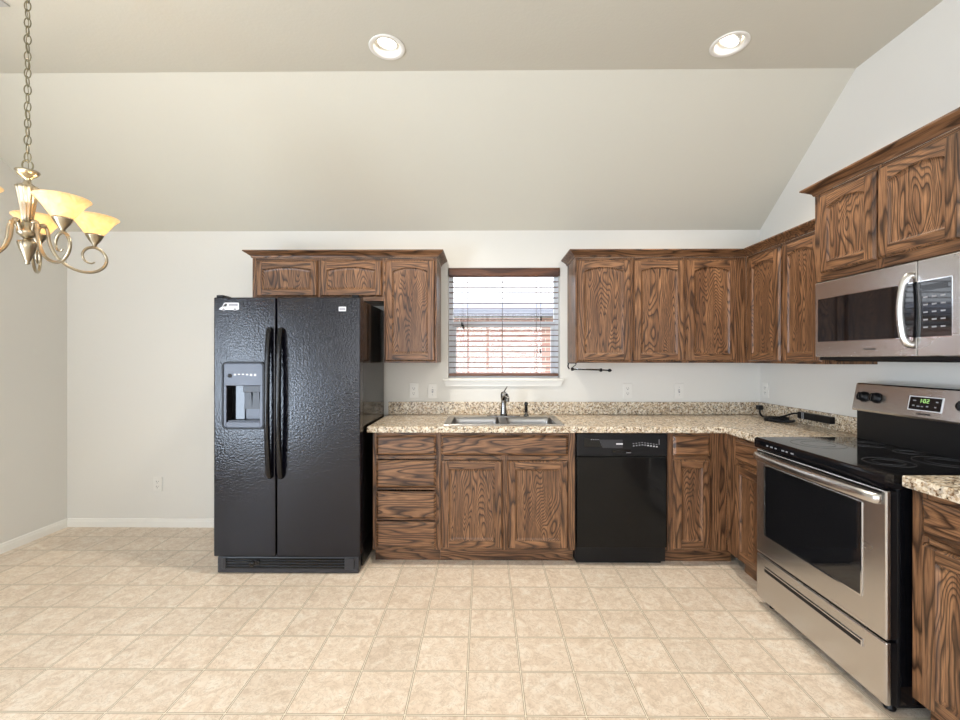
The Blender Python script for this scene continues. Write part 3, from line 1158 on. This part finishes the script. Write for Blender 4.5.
# control marks
for i in range(6):
    x = DX0 + 0.075 + i * 0.025
    m.box(x, x + 0.014, -0.0100, -0.0088, 1.242 + 0.004 * math.sin(i), 1.252, M['decal'])
m.lathe([(0.013, -0.0105), (0.013, -0.0088)], (DX0 + 0.05, 0, 1.24), M['darkgrey'], 16, 'y')
o = m.build('dispenser_panel')
o.parent = ldo
o['label'] = 'silver dispenser panel with shade built into its recess in black'
for x, par, sgn in ((GX - 0.034, ldo, -1), (GX + 0.036, rdo, 1)):
    m = MB()
    pts = [(x + sgn * 0.0, -0.002, 1.525), (x, -0.016, 1.518), (x, -0.028, 1.47), (x, -0.040, 1.30), (x, -0.046, 1.07), (x, -0.040, 0.84), (x, -0.028, 0.67), (x, -0.016, 0.622), (x, -0.002, 0.615)]
    m.tube(smooth_path(pts, 6), 0.0165, M['blackgloss'], 14)
    o = m.build('door_handle', par)
# hinge covers on top
for x in (0.01, FW - 0.055):
    m = MB()
    m.box(x, x + 0.045, 0.012, 0.10, FH + 0.0005, FH + 0.016, M['blackplastic'], 0.004, 2)
    m.build('hinge_cover', fr)
# van sticker
m = MB()
sx, sz, k_ = 0.036, 1.640, 0.0060
van = [(0, 2.0), (0.4, 3.2), (3.4, 5.2), (5.0, 8.4), (6.0, 9.0), (20, 9.0), (20.6, 8.0), (20.6, 2.0), (18.5, 1.6), (16.5, 0.4), (14.5, 1.6), (6.8, 1.6), (4.6, 0.4), (2.6, 1.6)]
m.prism([(sx + a * k_, sz + b * k_) for a, b in van], 'y', -0.0012, -0.0002, M['decal'])
m.prism([(sx + a * k_, sz + b * k_) for a, b in [(3.8, 5.0), (7.6, 5.0), (8.6, 8.0), (6.2, 8.0)]], 'y', -0.0016, -0.0012, M['darktext'])
m.box(sx + 10 * k_, sx + 19.5 * k_, -0.0016, -0.0012, sz + 5.6 * k_, sz + 8.0 * k_, M['decalgrey'])
for a in (4.6, 16.5):
    m.lathe([(1.35 * k_, -0.0017), (1.35 * k_, -0.0012)], (sx + a * k_, 0, sz + 1.9 * k_), M['decalgrey'], 16, 'y')
o = m.build('van_sticker', ldo)
o['label'] = 'small white sticker shaped like a van'
m = MB()
m.box(0.782, 0.828, -0.0025, -0.0002, 1.640, 1.668, M['decal'], 0.001)
m.box(0.787, 0.823, -0.0030, -0.0024, 1.647, 1.661, M['decalgrey'])
o = m.build('badge', rdo)
o['label'] = 'small silver badge'

# ------------------------------------------------------------------ dishwasher
dw = thing('dishwasher', 'black front dishwasher under the counter between two cabinets', 'dishwasher', (0.5945, 2.783, 0))
DW = 0.594
m = MB()
m.box(0.004, DW - 0.004, 0.04, 0.60, 0.02, 0.860, M['blackplastic'])
m.build('tub', dw)
m = MB()
m.box(0.006, DW - 0.006, 0.0, 0.039, 0.715, 0.860, M['blackplastic'], 0.004, 2)
cp = m.build('control_panel', dw)
m = MB()
m.prism([(0.050, 0.775), (0.165, 0.775), (0.135, 0.832), (0.050, 0.832)], 'y', -0.0015, 0.0, M['blackgloss'])
m.prism([(0.172, 0.770), (0.300, 0.770), (0.300, 0.822), (0.150, 0.822)], 'y', -0.0025, 0.0, M['darkgrey'])
m.box(0.258, 0.300, -0.0034, -0.0024, 0.792, 0.800, M['decal'])
for i in range(9):
    x = 0.365 + i * 0.0185
    z = 0.803 - 0.0025 * abs(i - 3)
    m.box(x, x + 0.010, -0.0012, 0.0001, z, z + 0.004, M['decalgrey'])
    m.box(x + 0.002, x + 0.011, -0.0012, 0.0001, z - 0.016, z - 0.009, M['decal'] if i > 4 else M['decalgrey'])
m.box(0.533, 0.536, -0.0012, 0.0001, 0.790, 0.826, M['decalgrey'])
for i in range(4):
    m.box(0.095 + i * 0.014, 0.104 + i * 0.014, -0.0022, -0.0014, 0.822, 0.825, M['decalgrey'])
m.build('panel_markings', cp)
m = MB()
m.box(0.235, 0.350, -0.004, 0.001, 0.738, 0.760, M['blackgloss'], 0.002)
m.box(0.322, 0.352, -0.0055, -0.004, 0.738, 0.741, M['decalgrey'])
m.build('latch_pocket', cp)
m = MB()
m.box(0.008, DW - 0.008, 0.002, 0.039, 0.125, 0.712, M['blackdoor'], 0.005, 2)
m.build('dishwasher_door', dw)
m = MB()
m.box(0.012, DW - 0.025, 0.052, 0.075, 0.004, 0.120, M['blackplastic'], 0.003)
m.build('toe_panel', dw)

# ------------------------------------------------------------------ range
RX, RY = 1.504, 2.387
rg = thing('range', 'stainless steel electric range with black glass cooktop on the right wall', 'stove', (RX, RY, 0), -PI / 2)
RW = 0.765
m = MB()
m.box(0.004, RW - 0.004, 0.045, 0.660, 0.035, 0.868, M['blackplastic'], 0.003)
m.box(RW - 0.0045, RW - 0.002, 0.055, 0.640, 0.05, 0.86, M['blackgloss'])
for yv in (0.10, 0.16, 0.22):
    m.box(RW - 0.003, RW + 0.0005, yv, yv + 0.006, 0.06, 0.85, M['blackplastic'])
m.build('range_body', rg)
for x in (0.05, RW - 0.05):
    for y in (0.06, 0.60):
        m = MB()
        m.lathe([(0.018, 0.0), (0.020, 0.008), (0.012, 0.016), (0.012, 0.036)], (x, y, 0), M['blackplastic'], 14)
        m.build('foot', rg)
# oven door
m = MB()
m.box(0.0, RW, 0.0, 0.020, 0.292, 0.852, M['steelH'], 0.005, 2)
m.box(0.002, RW - 0.002, 0.020, 0.043, 0.294, 0.850, M['blackplastic'])
dr = m.build('oven_door', rg)
WX0_, WX1_, WZ0_, WZ1_ = 0.066, 0.664, 0.400, 0.778
m = MB()
a = rrect(WX0_, WX1_, WZ0_, WZ1_, 0.006, 0)
b = rrect(WX0_ + 0.007, WX1_ - 0.007, WZ0_ + 0.007, WZ1_ - 0.007, 0.005, 0)
m.loft([[(p[0], 0.0, p[1]) for p in a], [(p[0], -0.0035, p[1]) for p in a], [(p[0], -0.0030, p[1]) for p in b], [(p[0], 0.0, p[1]) for p in b]], M['chrome'], cap=False)
m.build('window_trim', dr)
m = MB()
m.box(WX0_ + 0.006, WX1_ - 0.006, -0.0018, 0.001, WZ0_ + 0.006, WZ1_ - 0.006, M['ovenglass'])
ow = m.build('oven_window', dr)
m = MB()
m.tube(smooth_path([(0.018, -0.004, 0.818), (0.03, -0.022, 0.818), (0.12, -0.040, 0.822), (RW / 2, -0.052, 0.824), (RW - 0.12, -0.040, 0.822), (RW - 0.03, -0.022, 0.818), (RW - 0.018, -0.004, 0.818)], 8), 0.012, M['steelH'], 14, flat=1.75)
m.build('oven_handle', dr)
m = MB()
m.box(0.018, RW - 0.018, -0.0015, 0.001, 0.838, 0.845, M['blackplastic'])
m.build('door_vent', dr)
# drawer
m = MB()
m.box(0.0, RW, 0.0, 0.020, 0.046, 0.283, M['steelH'], 0.005, 2)
m.box(0.002, RW - 0.002, 0.020, 0.043, 0.048, 0.281, M['blackplastic'])
dd = m.build('storage_drawer', rg)
m = MB()
m.box(WX0_ + 0.004, WX1_, -0.0025, 0.002, 0.205, 0.228, M['blackplastic'], 0.001)
m.box(WX0_ + 0.004, WX1_, -0.006, 0.001, 0.226, 0.232, M['chrome'], 0.001)
m.box(WX1_ - 0.002, WX1_ + 0.002, -0.006, 0.001, 0.203, 0.232, M['chrome'], 0.001)
m.build('drawer_pull', dd)
# cooktop: black glass with a rolled front lip
m = MB()
m.prism([(-0.006, 0.860), (0.648, 0.860), (0.648, 0.914), (0.004, 0.914), (-0.004, 0.911), (-0.009, 0.902), (-0.010, 0.880)], 'x', -0.003, RW + 0.003, M['blackgloss'])
cktop = m.build('cooktop', rg)
for x, y, r in ((0.19, 0.19, 0.115), (0.19, 0.43, 0.08), (0.57, 0.19, 0.085), (0.57, 0.43, 0.105), (0.38, 0.46, 0.055)):
    m = MB()
    m.lathe([(r, 0.9142), (r, 0.9146), (r - 0.0025, 0.9146), (r - 0.0025, 0.9142)], (x, y, 0), M['ring'], 48, smooth=False, cap=False)
    m.lathe([(r * 0.62, 0.9142), (r * 0.62, 0.9146), (r * 0.62 - 0.0015, 0.9146), (r * 0.62 - 0.0015, 0.9142)], (x, y, 0), M['ring'], 40, smooth=False, cap=False)
    m.build('burner_ring', cktop)
for i, x in enumerate((0.10, 0.13, 0.165, 0.215, 0.245, 0.28)):
    m = MB()
    m.box(x, x + 0.012 + 0.006 * (i % 2), -0.0112, -0.0085, 0.883, 0.889, M['decalgrey'])
    m.build('lip_marking', cktop)
# backguard
m = MB()
m.prism([(0.545, 0.9142), (0.672, 0.9142), (0.672, 1.207), (0.562, 1.207), (0.545, 1.066)], 'x', 0.006, RW - 0.004, M['blackplastic'])
bgd = m.build('backguard', rg)
m = MB()
m.prism([(0.525, 1.066), (0.5445, 1.066), (0.561, 1.200), (0.672, 1.2072), (0.672, 1.214), (0.556, 1.214), (0.548, 1.207), (0.523, 1.075)], 'x', 0.0, RW + 0.002, M['steelH'])
pn = m.build('control_panel', bgd)
tilt = math.atan2(0.025, 0.132)


def on_panel(x, z, off=0.0):
    """point on the sloping control panel"""
    return (x, 0.523 + (z - 1.075) * 0.025 / 0.132 - off, z)


RM = Matrix.Rotation(tilt, 4, 'X').inverted()
for x in (0.062, 0.136, 0.552, 0.626, 0.700):
    m = MB()
    c0 = on_panel(x, 1.142)
    mt = Matrix.Rotation(-tilt, 4, 'X')
    m.lathe([(0.028, -0.004), (0.028, -0.0065), (0.022, -0.007), (0.021, -0.028), (0.017, -0.031), (0.001, -0.0315)], c0, M['blackplastic'], 24, 'y', mat=mt)
    m.box(-0.005, 0.005, -0.036, -0.0300, -0.021, 0.021, M['blackgloss'], 0.0015, mat=Matrix.Translation(c0) @ mt)
    m.build('knob', bgd)
# display
m = MB()
mt = Matrix.Rotation(-tilt, 4, 'X')
c0 = Vector(on_panel(0.382, 1.137))
m.box(-0.078, 0.078, -0.0025, 0.001, -0.034, 0.034, M['decal'], 0.001, mat=Matrix.Translation(c0) @ mt)
m.box(-0.072, 0.072, -0.0035, -0.002, -0.030, 0.030, M['led'], 0.0005, mat=Matrix.Translation(c0) @ mt)
for i, (u, v, a) in enumerate([(-0.055, 0.010, 0.014), (0.048, 0.010, 0.010), (-0.055, -0.014, 0.010), (-0.034, -0.016, 0.013), (-0.015, -0.016, 0.010), (0.008, -0.014, 0.010), (0.045, -0.014, 0.008)]):
    m.box(u, u + a, -0.0040, -0.0034, v, v + 0.005, M['decalgrey'], 0, mat=Matrix.Translation(c0) @ mt)
ds = m.build('display', bgd)
seg = {'1': 'bc', '0': 'abcdef', '2': 'abged'}
m = MB()


def seg7(ch, u0, v0, w_, h_):
    t = 0.0022
    R_ = {'a': (u0, u0 + w_, v0 + h_ - t, v0 + h_), 'g': (u0, u0 + w_, v0 + h_ / 2 - t / 2, v0 + h_ / 2 + t / 2), 'd': (u0, u0 + w_, v0, v0 + t),
          'f': (u0, u0 + t, v0 + h_ / 2, v0 + h_), 'b': (u0 + w_ - t, u0 + w_, v0 + h_ / 2, v0 + h_), 'e': (u0, u0 + t, v0, v0 + h_ / 2), 'c': (u0 + w_ - t, u0 + w_, v0, v0 + h_ / 2)}
    for s_ in seg[ch]:
        a_, b_, c_, d_ = R_[s_]
        m.box(a_, b_, -0.0042, -0.0034, c_, d_, M['green'], 0, mat=Matrix.Translation(c0) @ mt)


seg7('1', -0.026, 0.004, 0.009, 0.018)
seg7('0', -0.007, 0.004, 0.010, 0.018)
seg7('2', 0.008, 0.004, 0.010, 0.018)
for v in (0.009, 0.016):
    m.box(-0.0135, -0.0112, -0.0042, -0.0034, v, v + 0.0022, M['green'], 0, mat=Matrix.Translation(c0) @ mt)
m.build('clock_digits', ds)
q = on_panel(0.382, 1.089, 0.0012)
text('FRIGIDAIRE', 0.0125, M['darktext'], bgd, 'lettering', q, (PI / 2 - tilt, 0, 0))

# ------------------------------------------------------------------ microwave
mw = thing('microwave', 'stainless steel over-the-range microwave hung under the raised cabinet', 'microwave', (MX, MY0, 0), -PI / 2)
MW, MZ0, MZ1 = 0.724, 1.356, 1.760
m = MB()
m.box(0.004, MW - 0.002, 0.020, XR - MX - 0.004, MZ0 - 0.018, MZ1, M['blackplastic'], 0.003)
m.build('microwave_body', mw)
SPL = 0.558
m = MB()
m.box(0.0, SPL - 0.0015, 0.0, 0.019, MZ0, MZ1 - 0.001, M['steelH'], 0.004, 2)
md = m.build('microwave_door', mw)
m = MB()
m.box(SPL + 0.0015, MW, 0.0, 0.019, MZ0, MZ1 - 0.001, M['steelH'], 0.004, 2)
mp_ = m.build('control_panel', mw)
GZ0, GZ1 = 1.437, 1.668
m = MB()
m.prism([(p[0], p[1]) for p in [(0.018, GZ0 - 0.004), (SPL - 0.0015, GZ0 - 0.004), (SPL - 0.0015, GZ1 + 0.004), (0.018, GZ1 + 0.004)]], 'y', -0.0008, 0.001, M['chrome'])
m.prism([(0.022, GZ0), (SPL - 0.0015, GZ0), (SPL - 0.0015, GZ1), (0.022, GZ1)], 'y', -0.0022, -0.0006, M['ovenglass'])
m.build('door_window', md)
m = MB()
m.box(SPL + 0.0015, 0.696, -0.0008, 0.001, GZ0 - 0.004, GZ1 + 0.004, M['chrome'])
m.box(SPL + 0.0015, 0.692, -0.0022, -0.0006, GZ0, GZ1, M['ovenglass'])
m.box(SPL + 0.022, 0.680, -0.0026, -0.0021, GZ1 - 0.040, GZ1 - 0.016, M['led'])
for r_ in range(5):
    for c_ in range(3):
        x, z = SPL + 0.028 + c_ * 0.034, GZ1 - 0.070 - r_ * 0.031
        m.box(x, x + 0.018, -0.0027, -0.0021, z, z + 0.006, M['decalgrey'])
m.build('keypad', mp_)
m = MB()
hx = SPL - 0.035
m.tube(smooth_path([(hx + 0.018, 0.0, 1.702), (hx + 0.012, -0.018, 1.694), (hx + 0.006, -0.032, 1.655), (hx + 0.003, -0.040, 1.553), (hx + 0.006, -0.032, 1.451), (hx + 0.012, -0.018, 1.412), (hx + 0.018, 0.0, 1.404)], 7), 0.0115, M['steelH'], 14, flat=1.3)
m.build('microwave_handle', md)
m = MB()
m.box(0.10, MW - 0.06, 0.03, 0.30, MZ0 - 0.024, MZ0 - 0.018, M['blackgloss'], 0.002)
m.build('bottom_vent', mw)
text('FRIGIDAIRE', 0.0125, M['darktext'], md, 'lettering', (0.335, -0.0006, 1.392), (PI / 2, 0, 0))

# ------------------------------------------------------------------ paper towel holder
ph = thing('paper_towel_holder', 'empty black paper towel holder under the cabinet right of the window', 'holder', (0.64, 3.23, UZ0))
m = MB()
m.box(-0.012, 0.050, -0.03, 0.03, -0.006, 0.0, M['blackplastic'], 0.001)
m.tube(smooth_path([(-0.006, 0, -0.004), (-0.010, 0, -0.03), (0.0, 0, -0.048)]), 0.005, M['blackgloss'], 10)
m.tube(smooth_path([(0.045, 0, -0.004), (0.050, 0, -0.014), (0.03, 0, -0.03), (0.018, 0, -0.044)]), 0.003, M['blackgloss'], 8)
m.build('bracket', ph)
m = MB()
m.tube([(0.015, 0, -0.048), (0.315, -0.004, -0.058)], 0.0055, M['blackgloss'], 10)
m.tube([(0.02, -0.012, -0.045), (0.24, -0.012, -0.047)], 0.0016, M['chrome'], 8)
m.build('rod', ph)
for x, r_ in ((0.022, 0.013), (0.235, 0.013), (0.30, 0.012)):
    m = MB()
    m.lathe([(0.005, -0.012), (r_, -0.007), (r_, 0.007), (0.005, 0.012)], (x, -0.003, -0.048 - (x - 0.015) * 0.033), M['blackplastic'], 16, 'x')
    m.build('end_knob', ph)

# ------------------------------------------------------------------ power strip and cord on the corner counter
ps = thing('power_strip', 'black power strip on the granite backsplash left of the range', 'power strip', (2.158, 2.80, 0.965), -PI / 2)
m = MB()
m.box(-0.140, 0.140, -0.032, -0.0005, -0.022, 0.022, M['blackplastic'], 0.004, 2)
m.build('strip_body', ps)
m = MB()
m.box(-0.098, -0.092, -0.0335, -0.031, -0.021, 0.021, M['decalgrey'])
m.box(-0.085, -0.080, -0.0335, -0.031, -0.021, 0.021, M['decalgrey'])
m.build('switch_band', ps)
m = MB()   # cord in local coordinates: x runs toward the camera
m.tube(smooth_path([(-0.138, -0.018, 0.006), (-0.19, -0.022, 0.002), (-0.26, -0.035, -0.025), (-0.33, -0.06, -0.050), (-0.36, -0.072, -0.0525), (-0.39, -0.078, -0.0525),
                    (-0.425, -0.082, -0.0500), (-0.455, -0.080, -0.030), (-0.465, -0.075, 0.000)], 6), 0.006, M['blackplastic'], 8)
m.build('power_cord', ps)
m = MB()
m.box(-0.482, -0.450, -0.098, -0.058, -0.006, 0.030, M['blackplastic'], 0.006, 2)
m.build('plug', ps)
cb = MB()
loop = []
for k in range(110):
    a = 2 * PI * k / 22
    loop.append((2.062 + 0.075 * math.cos(a) + 0.006 * math.sin(k), 3.05 + 0.045 * math.sin(a) + 0.003 * math.cos(k * 0.7), CT + 0.006 + 0.0045 * (k // 22)))
cb.tube(loop, 0.0045, M['blackplastic'], 8)
cb.tube(smooth_path([(1.99, 3.02, CT + 0.012), (2.02, 2.96, CT + 0.013), (2.08, 2.93, CT + 0.014), (2.12, 2.96, CT + 0.013)]), 0.011, M['blackplastic'], 10, flat=0.8)
o = cb.build('coiled_cable', None, (2.062, 3.05, CT))
tag(o, 'coiled black cable lying on the counter corner beside the power strip', 'cable')

# ------------------------------------------------------------------ recessed lights


def recessed(x, y, label, tilt_x, tilt_y, power):
    t = thing('recessed_light', label, 'ceiling light', (x, y, ZC))
    m = MB()
    m.lathe([(0.076, 0.004), (0.076, -0.001), (0.096, -0.001), (0.098, -0.004), (0.093, -0.007), (0.078, -0.006), (0.072, -0.001), (0.072, 0.006)], (0, 0, 0), M['trim'], 40, cap=False)
    m.build('trim_ring', t)
    m = MB()
    m.lathe([(0.075, -0.002), (0.072, 0.004), (0.066, 0.045), (0.058, 0.075), (0.01, 0.078)], (0, 0, 0), M['trim'], 40, cap=False)
    m.build('baffle', t)
    R = Matrix.Rotation(tilt_x, 3, 'X') @ Matrix.Rotation(tilt_y, 3, 'Y')
    m = MB()
    m.lathe([(0.057, 0.020), (0.0575, -0.006), (0.052, -0.009), (0.050, -0.004), (0.050, 0.004)], (0, 0, 0.026), M['trim'], 32, cap=False, mat=R)
    m.build('gimbal_ring', t)
    m = MB()
    m.lathe([(0.050, 0.002), (0.050, -0.003), (0.03, -0.006), (0.002, -0.007)], (0, 0, 0.026), M['lamp'], 32, mat=R)
    m.build('lamp', t)
    l = bpy.data.lights.new('recessed_spot', 'SPOT')
    l.energy = power
    l.spot_size = math.radians(125)
    l.spot_blend = 0.7
    l.shadow_soft_size = 0.05
    l.color = (1.0, 0.92, 0.80)
    o = bpy.data.objects.new('recessed_spot', l)
    COL.objects.link(o)
    o.parent = t
    o.location = (0, 0, -0.012)


recessed(LIGHTS[0][0], LIGHTS[0][1], 'round recessed ceiling light above the sink side, left of the pair', 0.1, 0.1, 95)
recessed(LIGHTS[1][0], LIGHTS[1][1], 'tilted recessed ceiling light above the range side, right of the pair', 0.15, 0.42, 95)

# ceiling vent at the top left corner
v = thing('ceiling_vent', 'grey ceiling vent at the top left corner of the photo', 'vent', (-2.46, 1.90, ZC))
m = MB()
m.box(-0.178, 0.178, -0.152, 0.152, -0.008, 0.0, M['vent'], 0.003)
m.build('vent_frame', v)
m = MB()
for k in range(9):
    y = -0.12 + k * 0.03
    m.box(-0.15, 0.15, y - 0.008, y + 0.008, -0.013, -0.008, M['decalgrey'], 0.001)
m.build('louvers', v)

# ------------------------------------------------------------------ chandelier
CX, CY = -1.822, 1.70
ch = thing('chandelier', 'brushed nickel chandelier with five cream glass shades hanging on a chain', 'chandelier', (CX, CY, 1.70))
BZ = 1.70
m = MB()
m.lathe([(0.001, 0.022), (0.008, 0.026), (0.006, 0.034), (0.010, 0.040), (0.026, 0.085), (0.031, 0.108), (0.029, 0.113), (0.012, 0.120), (0.012, 0.128)], (0, 0, 0), M['nickel'], 24)
m.build('lower_finial', ch)
m = MB()
m.lathe([(0.012, 0.126), (0.022, 0.134), (0.032, 0.142), (0.033, 0.156), (0.024, 0.170), (0.020, 0.186), (0.016, 0.192)], (0, 0, 0), M['nickel'], 24)
m.build('hub', ch)
m = MB()
m.lathe([(0.015, 0.190), (0.018, 0.215), (0.027, 0.285), (0.033, 0.322), (0.035, 0.330), (0.028, 0.337)], (0, 0, 0), M['nickel'], 60, flute=0.07, nf=12)
m.build('fluted_column', ch)
m = MB()
m.lathe([(0.026, 0.335), (0.012, 0.348), (0.010, 0.362), (0.016, 0.368), (0.030, 0.380), (0.038, 0.393), (0.036, 0.397), (0.008, 0.391), (0.005, 0.400)], (0, 0, 0), M['nickel'], 24)
m.build('top_cup', ch)
m = MB()


def link(m, zc, rot, h=0.020, w_=0.0105, r=0.0021):
    pts = []
    for k in range(16):
        a = 2 * PI * k / 16
        u = w_ * math.cos(a)
        v_ = h * math.sin(a)
        pts.append((u * math.cos(rot), u * math.sin(rot), zc + v_))
    m.tube(pts, r, M['chain'], 6, closed=True)


link(m, 0.418, 0.5, 0.022, 0.016, 0.003)
zz = 0.452
i = 0
while zz < ZC - BZ - 0.045:
    link(m, zz, 0.35 + (PI / 2) * (i % 2) + 0.12 * math.sin(i))
    zz += 0.0335
    i += 1
m.tube(smooth_path([(0.004 * math.sin(k * 2.1), 0.004 * math.cos(k * 2.1), 0.40 + k * 0.047) for k in range(20)], 4), 0.0013, M['chain'], 6)
m.build('chain', ch)
m = MB()
m.lathe([(0.005, ZC - BZ - 0.045), (0.02, ZC - BZ - 0.035), (0.055, ZC - BZ - 0.018), (0.062, ZC - BZ)], (0, 0, 0), M['nickel'], 32)
m.build('ceiling_canopy', ch)
R_ = 0.205
arm_rz = [(0.026, 0.150), (0.036, 0.182), (0.050, 0.186), (0.058, 0.165), (0.064, 0.120), (0.082, 0.075), (0.115, 0.040), (0.160, 0.022), (0.205, 0.027), (0.238, 0.055),
          (0.246, 0.090), (0.232, 0.120), (0.205, 0.134), (0.178, 0.124), (0.165, 0.098), (0.172, 0.072), (0.192, 0.062), (0.206, 0.070)]
for k in range(5):
    a = math.radians(-16 + 72 * k)
    ca, sa = math.cos(a), math.sin(a)
    m = MB()
    pts = smooth_path([(r * ca, r * sa, z) for r, z in arm_rz], 5)
    n = len(pts)
    m.tube(pts, [0.0062 if j < n * 0.72 else 0.0062 * (1 - 0.55 * (j - n * 0.72) / (n * 0.28)) for j in range(n)], M['nickel'], 10)
    m.lathe([(0.012, 0.180), (0.013, 0.186), (0.012, 0.192), (0.004, 0.197)], (0.044 * ca, 0.044 * sa, 0), M['nickel'], 12)
    arm = m.build('arm', ch)
    cx_, cy_ = R_ * ca, R_ * sa
    m = MB()
    m.lathe([(0.006, 0.134), (0.008, 0.146), (0.022, 0.166), (0.031, 0.184), (0.032, 0.190), (0.028, 0.190), (0.010, 0.180)], (cx_, cy_, 0), M['nickel'], 24)
    m.build('socket_cup', arm)
    m = MB()
    pr = [(0.029, 0.187), (0.038, 0.200), (0.052, 0.222), (0.066, 0.243), (0.079, 0.258), (0.0865, 0.264), (0.084, 0.267), (0.075, 0.262), (0.062, 0.246), (0.048, 0.226), (0.034, 0.205), (0.025, 0.190)]
    m.lathe(pr, (cx_, cy_, 0), M['shade'], 40, cap=False)
    m.build('lamp_shade', arm)
    m = MB()
    m.sphere((cx_, cy_, 0.222), 0.017, M['bulb'], 1.5)
    m.build('bulb', arm)
    l = bpy.data.lights.new('chandelier_bulb', 'POINT')
    l.energy = 1.5
    l.color = (1.0, 0.80, 0.52)
    l.shadow_soft_size = 0.02
    o = bpy.data.objects.new('chandelier_bulb', l)
    COL.objects.link(o)
    o.parent = ch
    o.location = (cx_, cy_, 0.255)

# repeats of one kind share a group
GROUPS = dict(base_cabinet='oak base cabinets', wall_cabinet='oak wall cabinets', wall_outlet='white wall outlets', light_switch='white light switches',
              recessed_light='recessed lights in the ceiling', crown_molding='oak crown moldings', countertop='granite countertops')
for o in list(bpy.data.objects):
    if o.parent is None and o.get('label') and o.name.split('.')[0] in GROUPS:
        o['group'] = GROUPS[o.name.split('.')[0]]
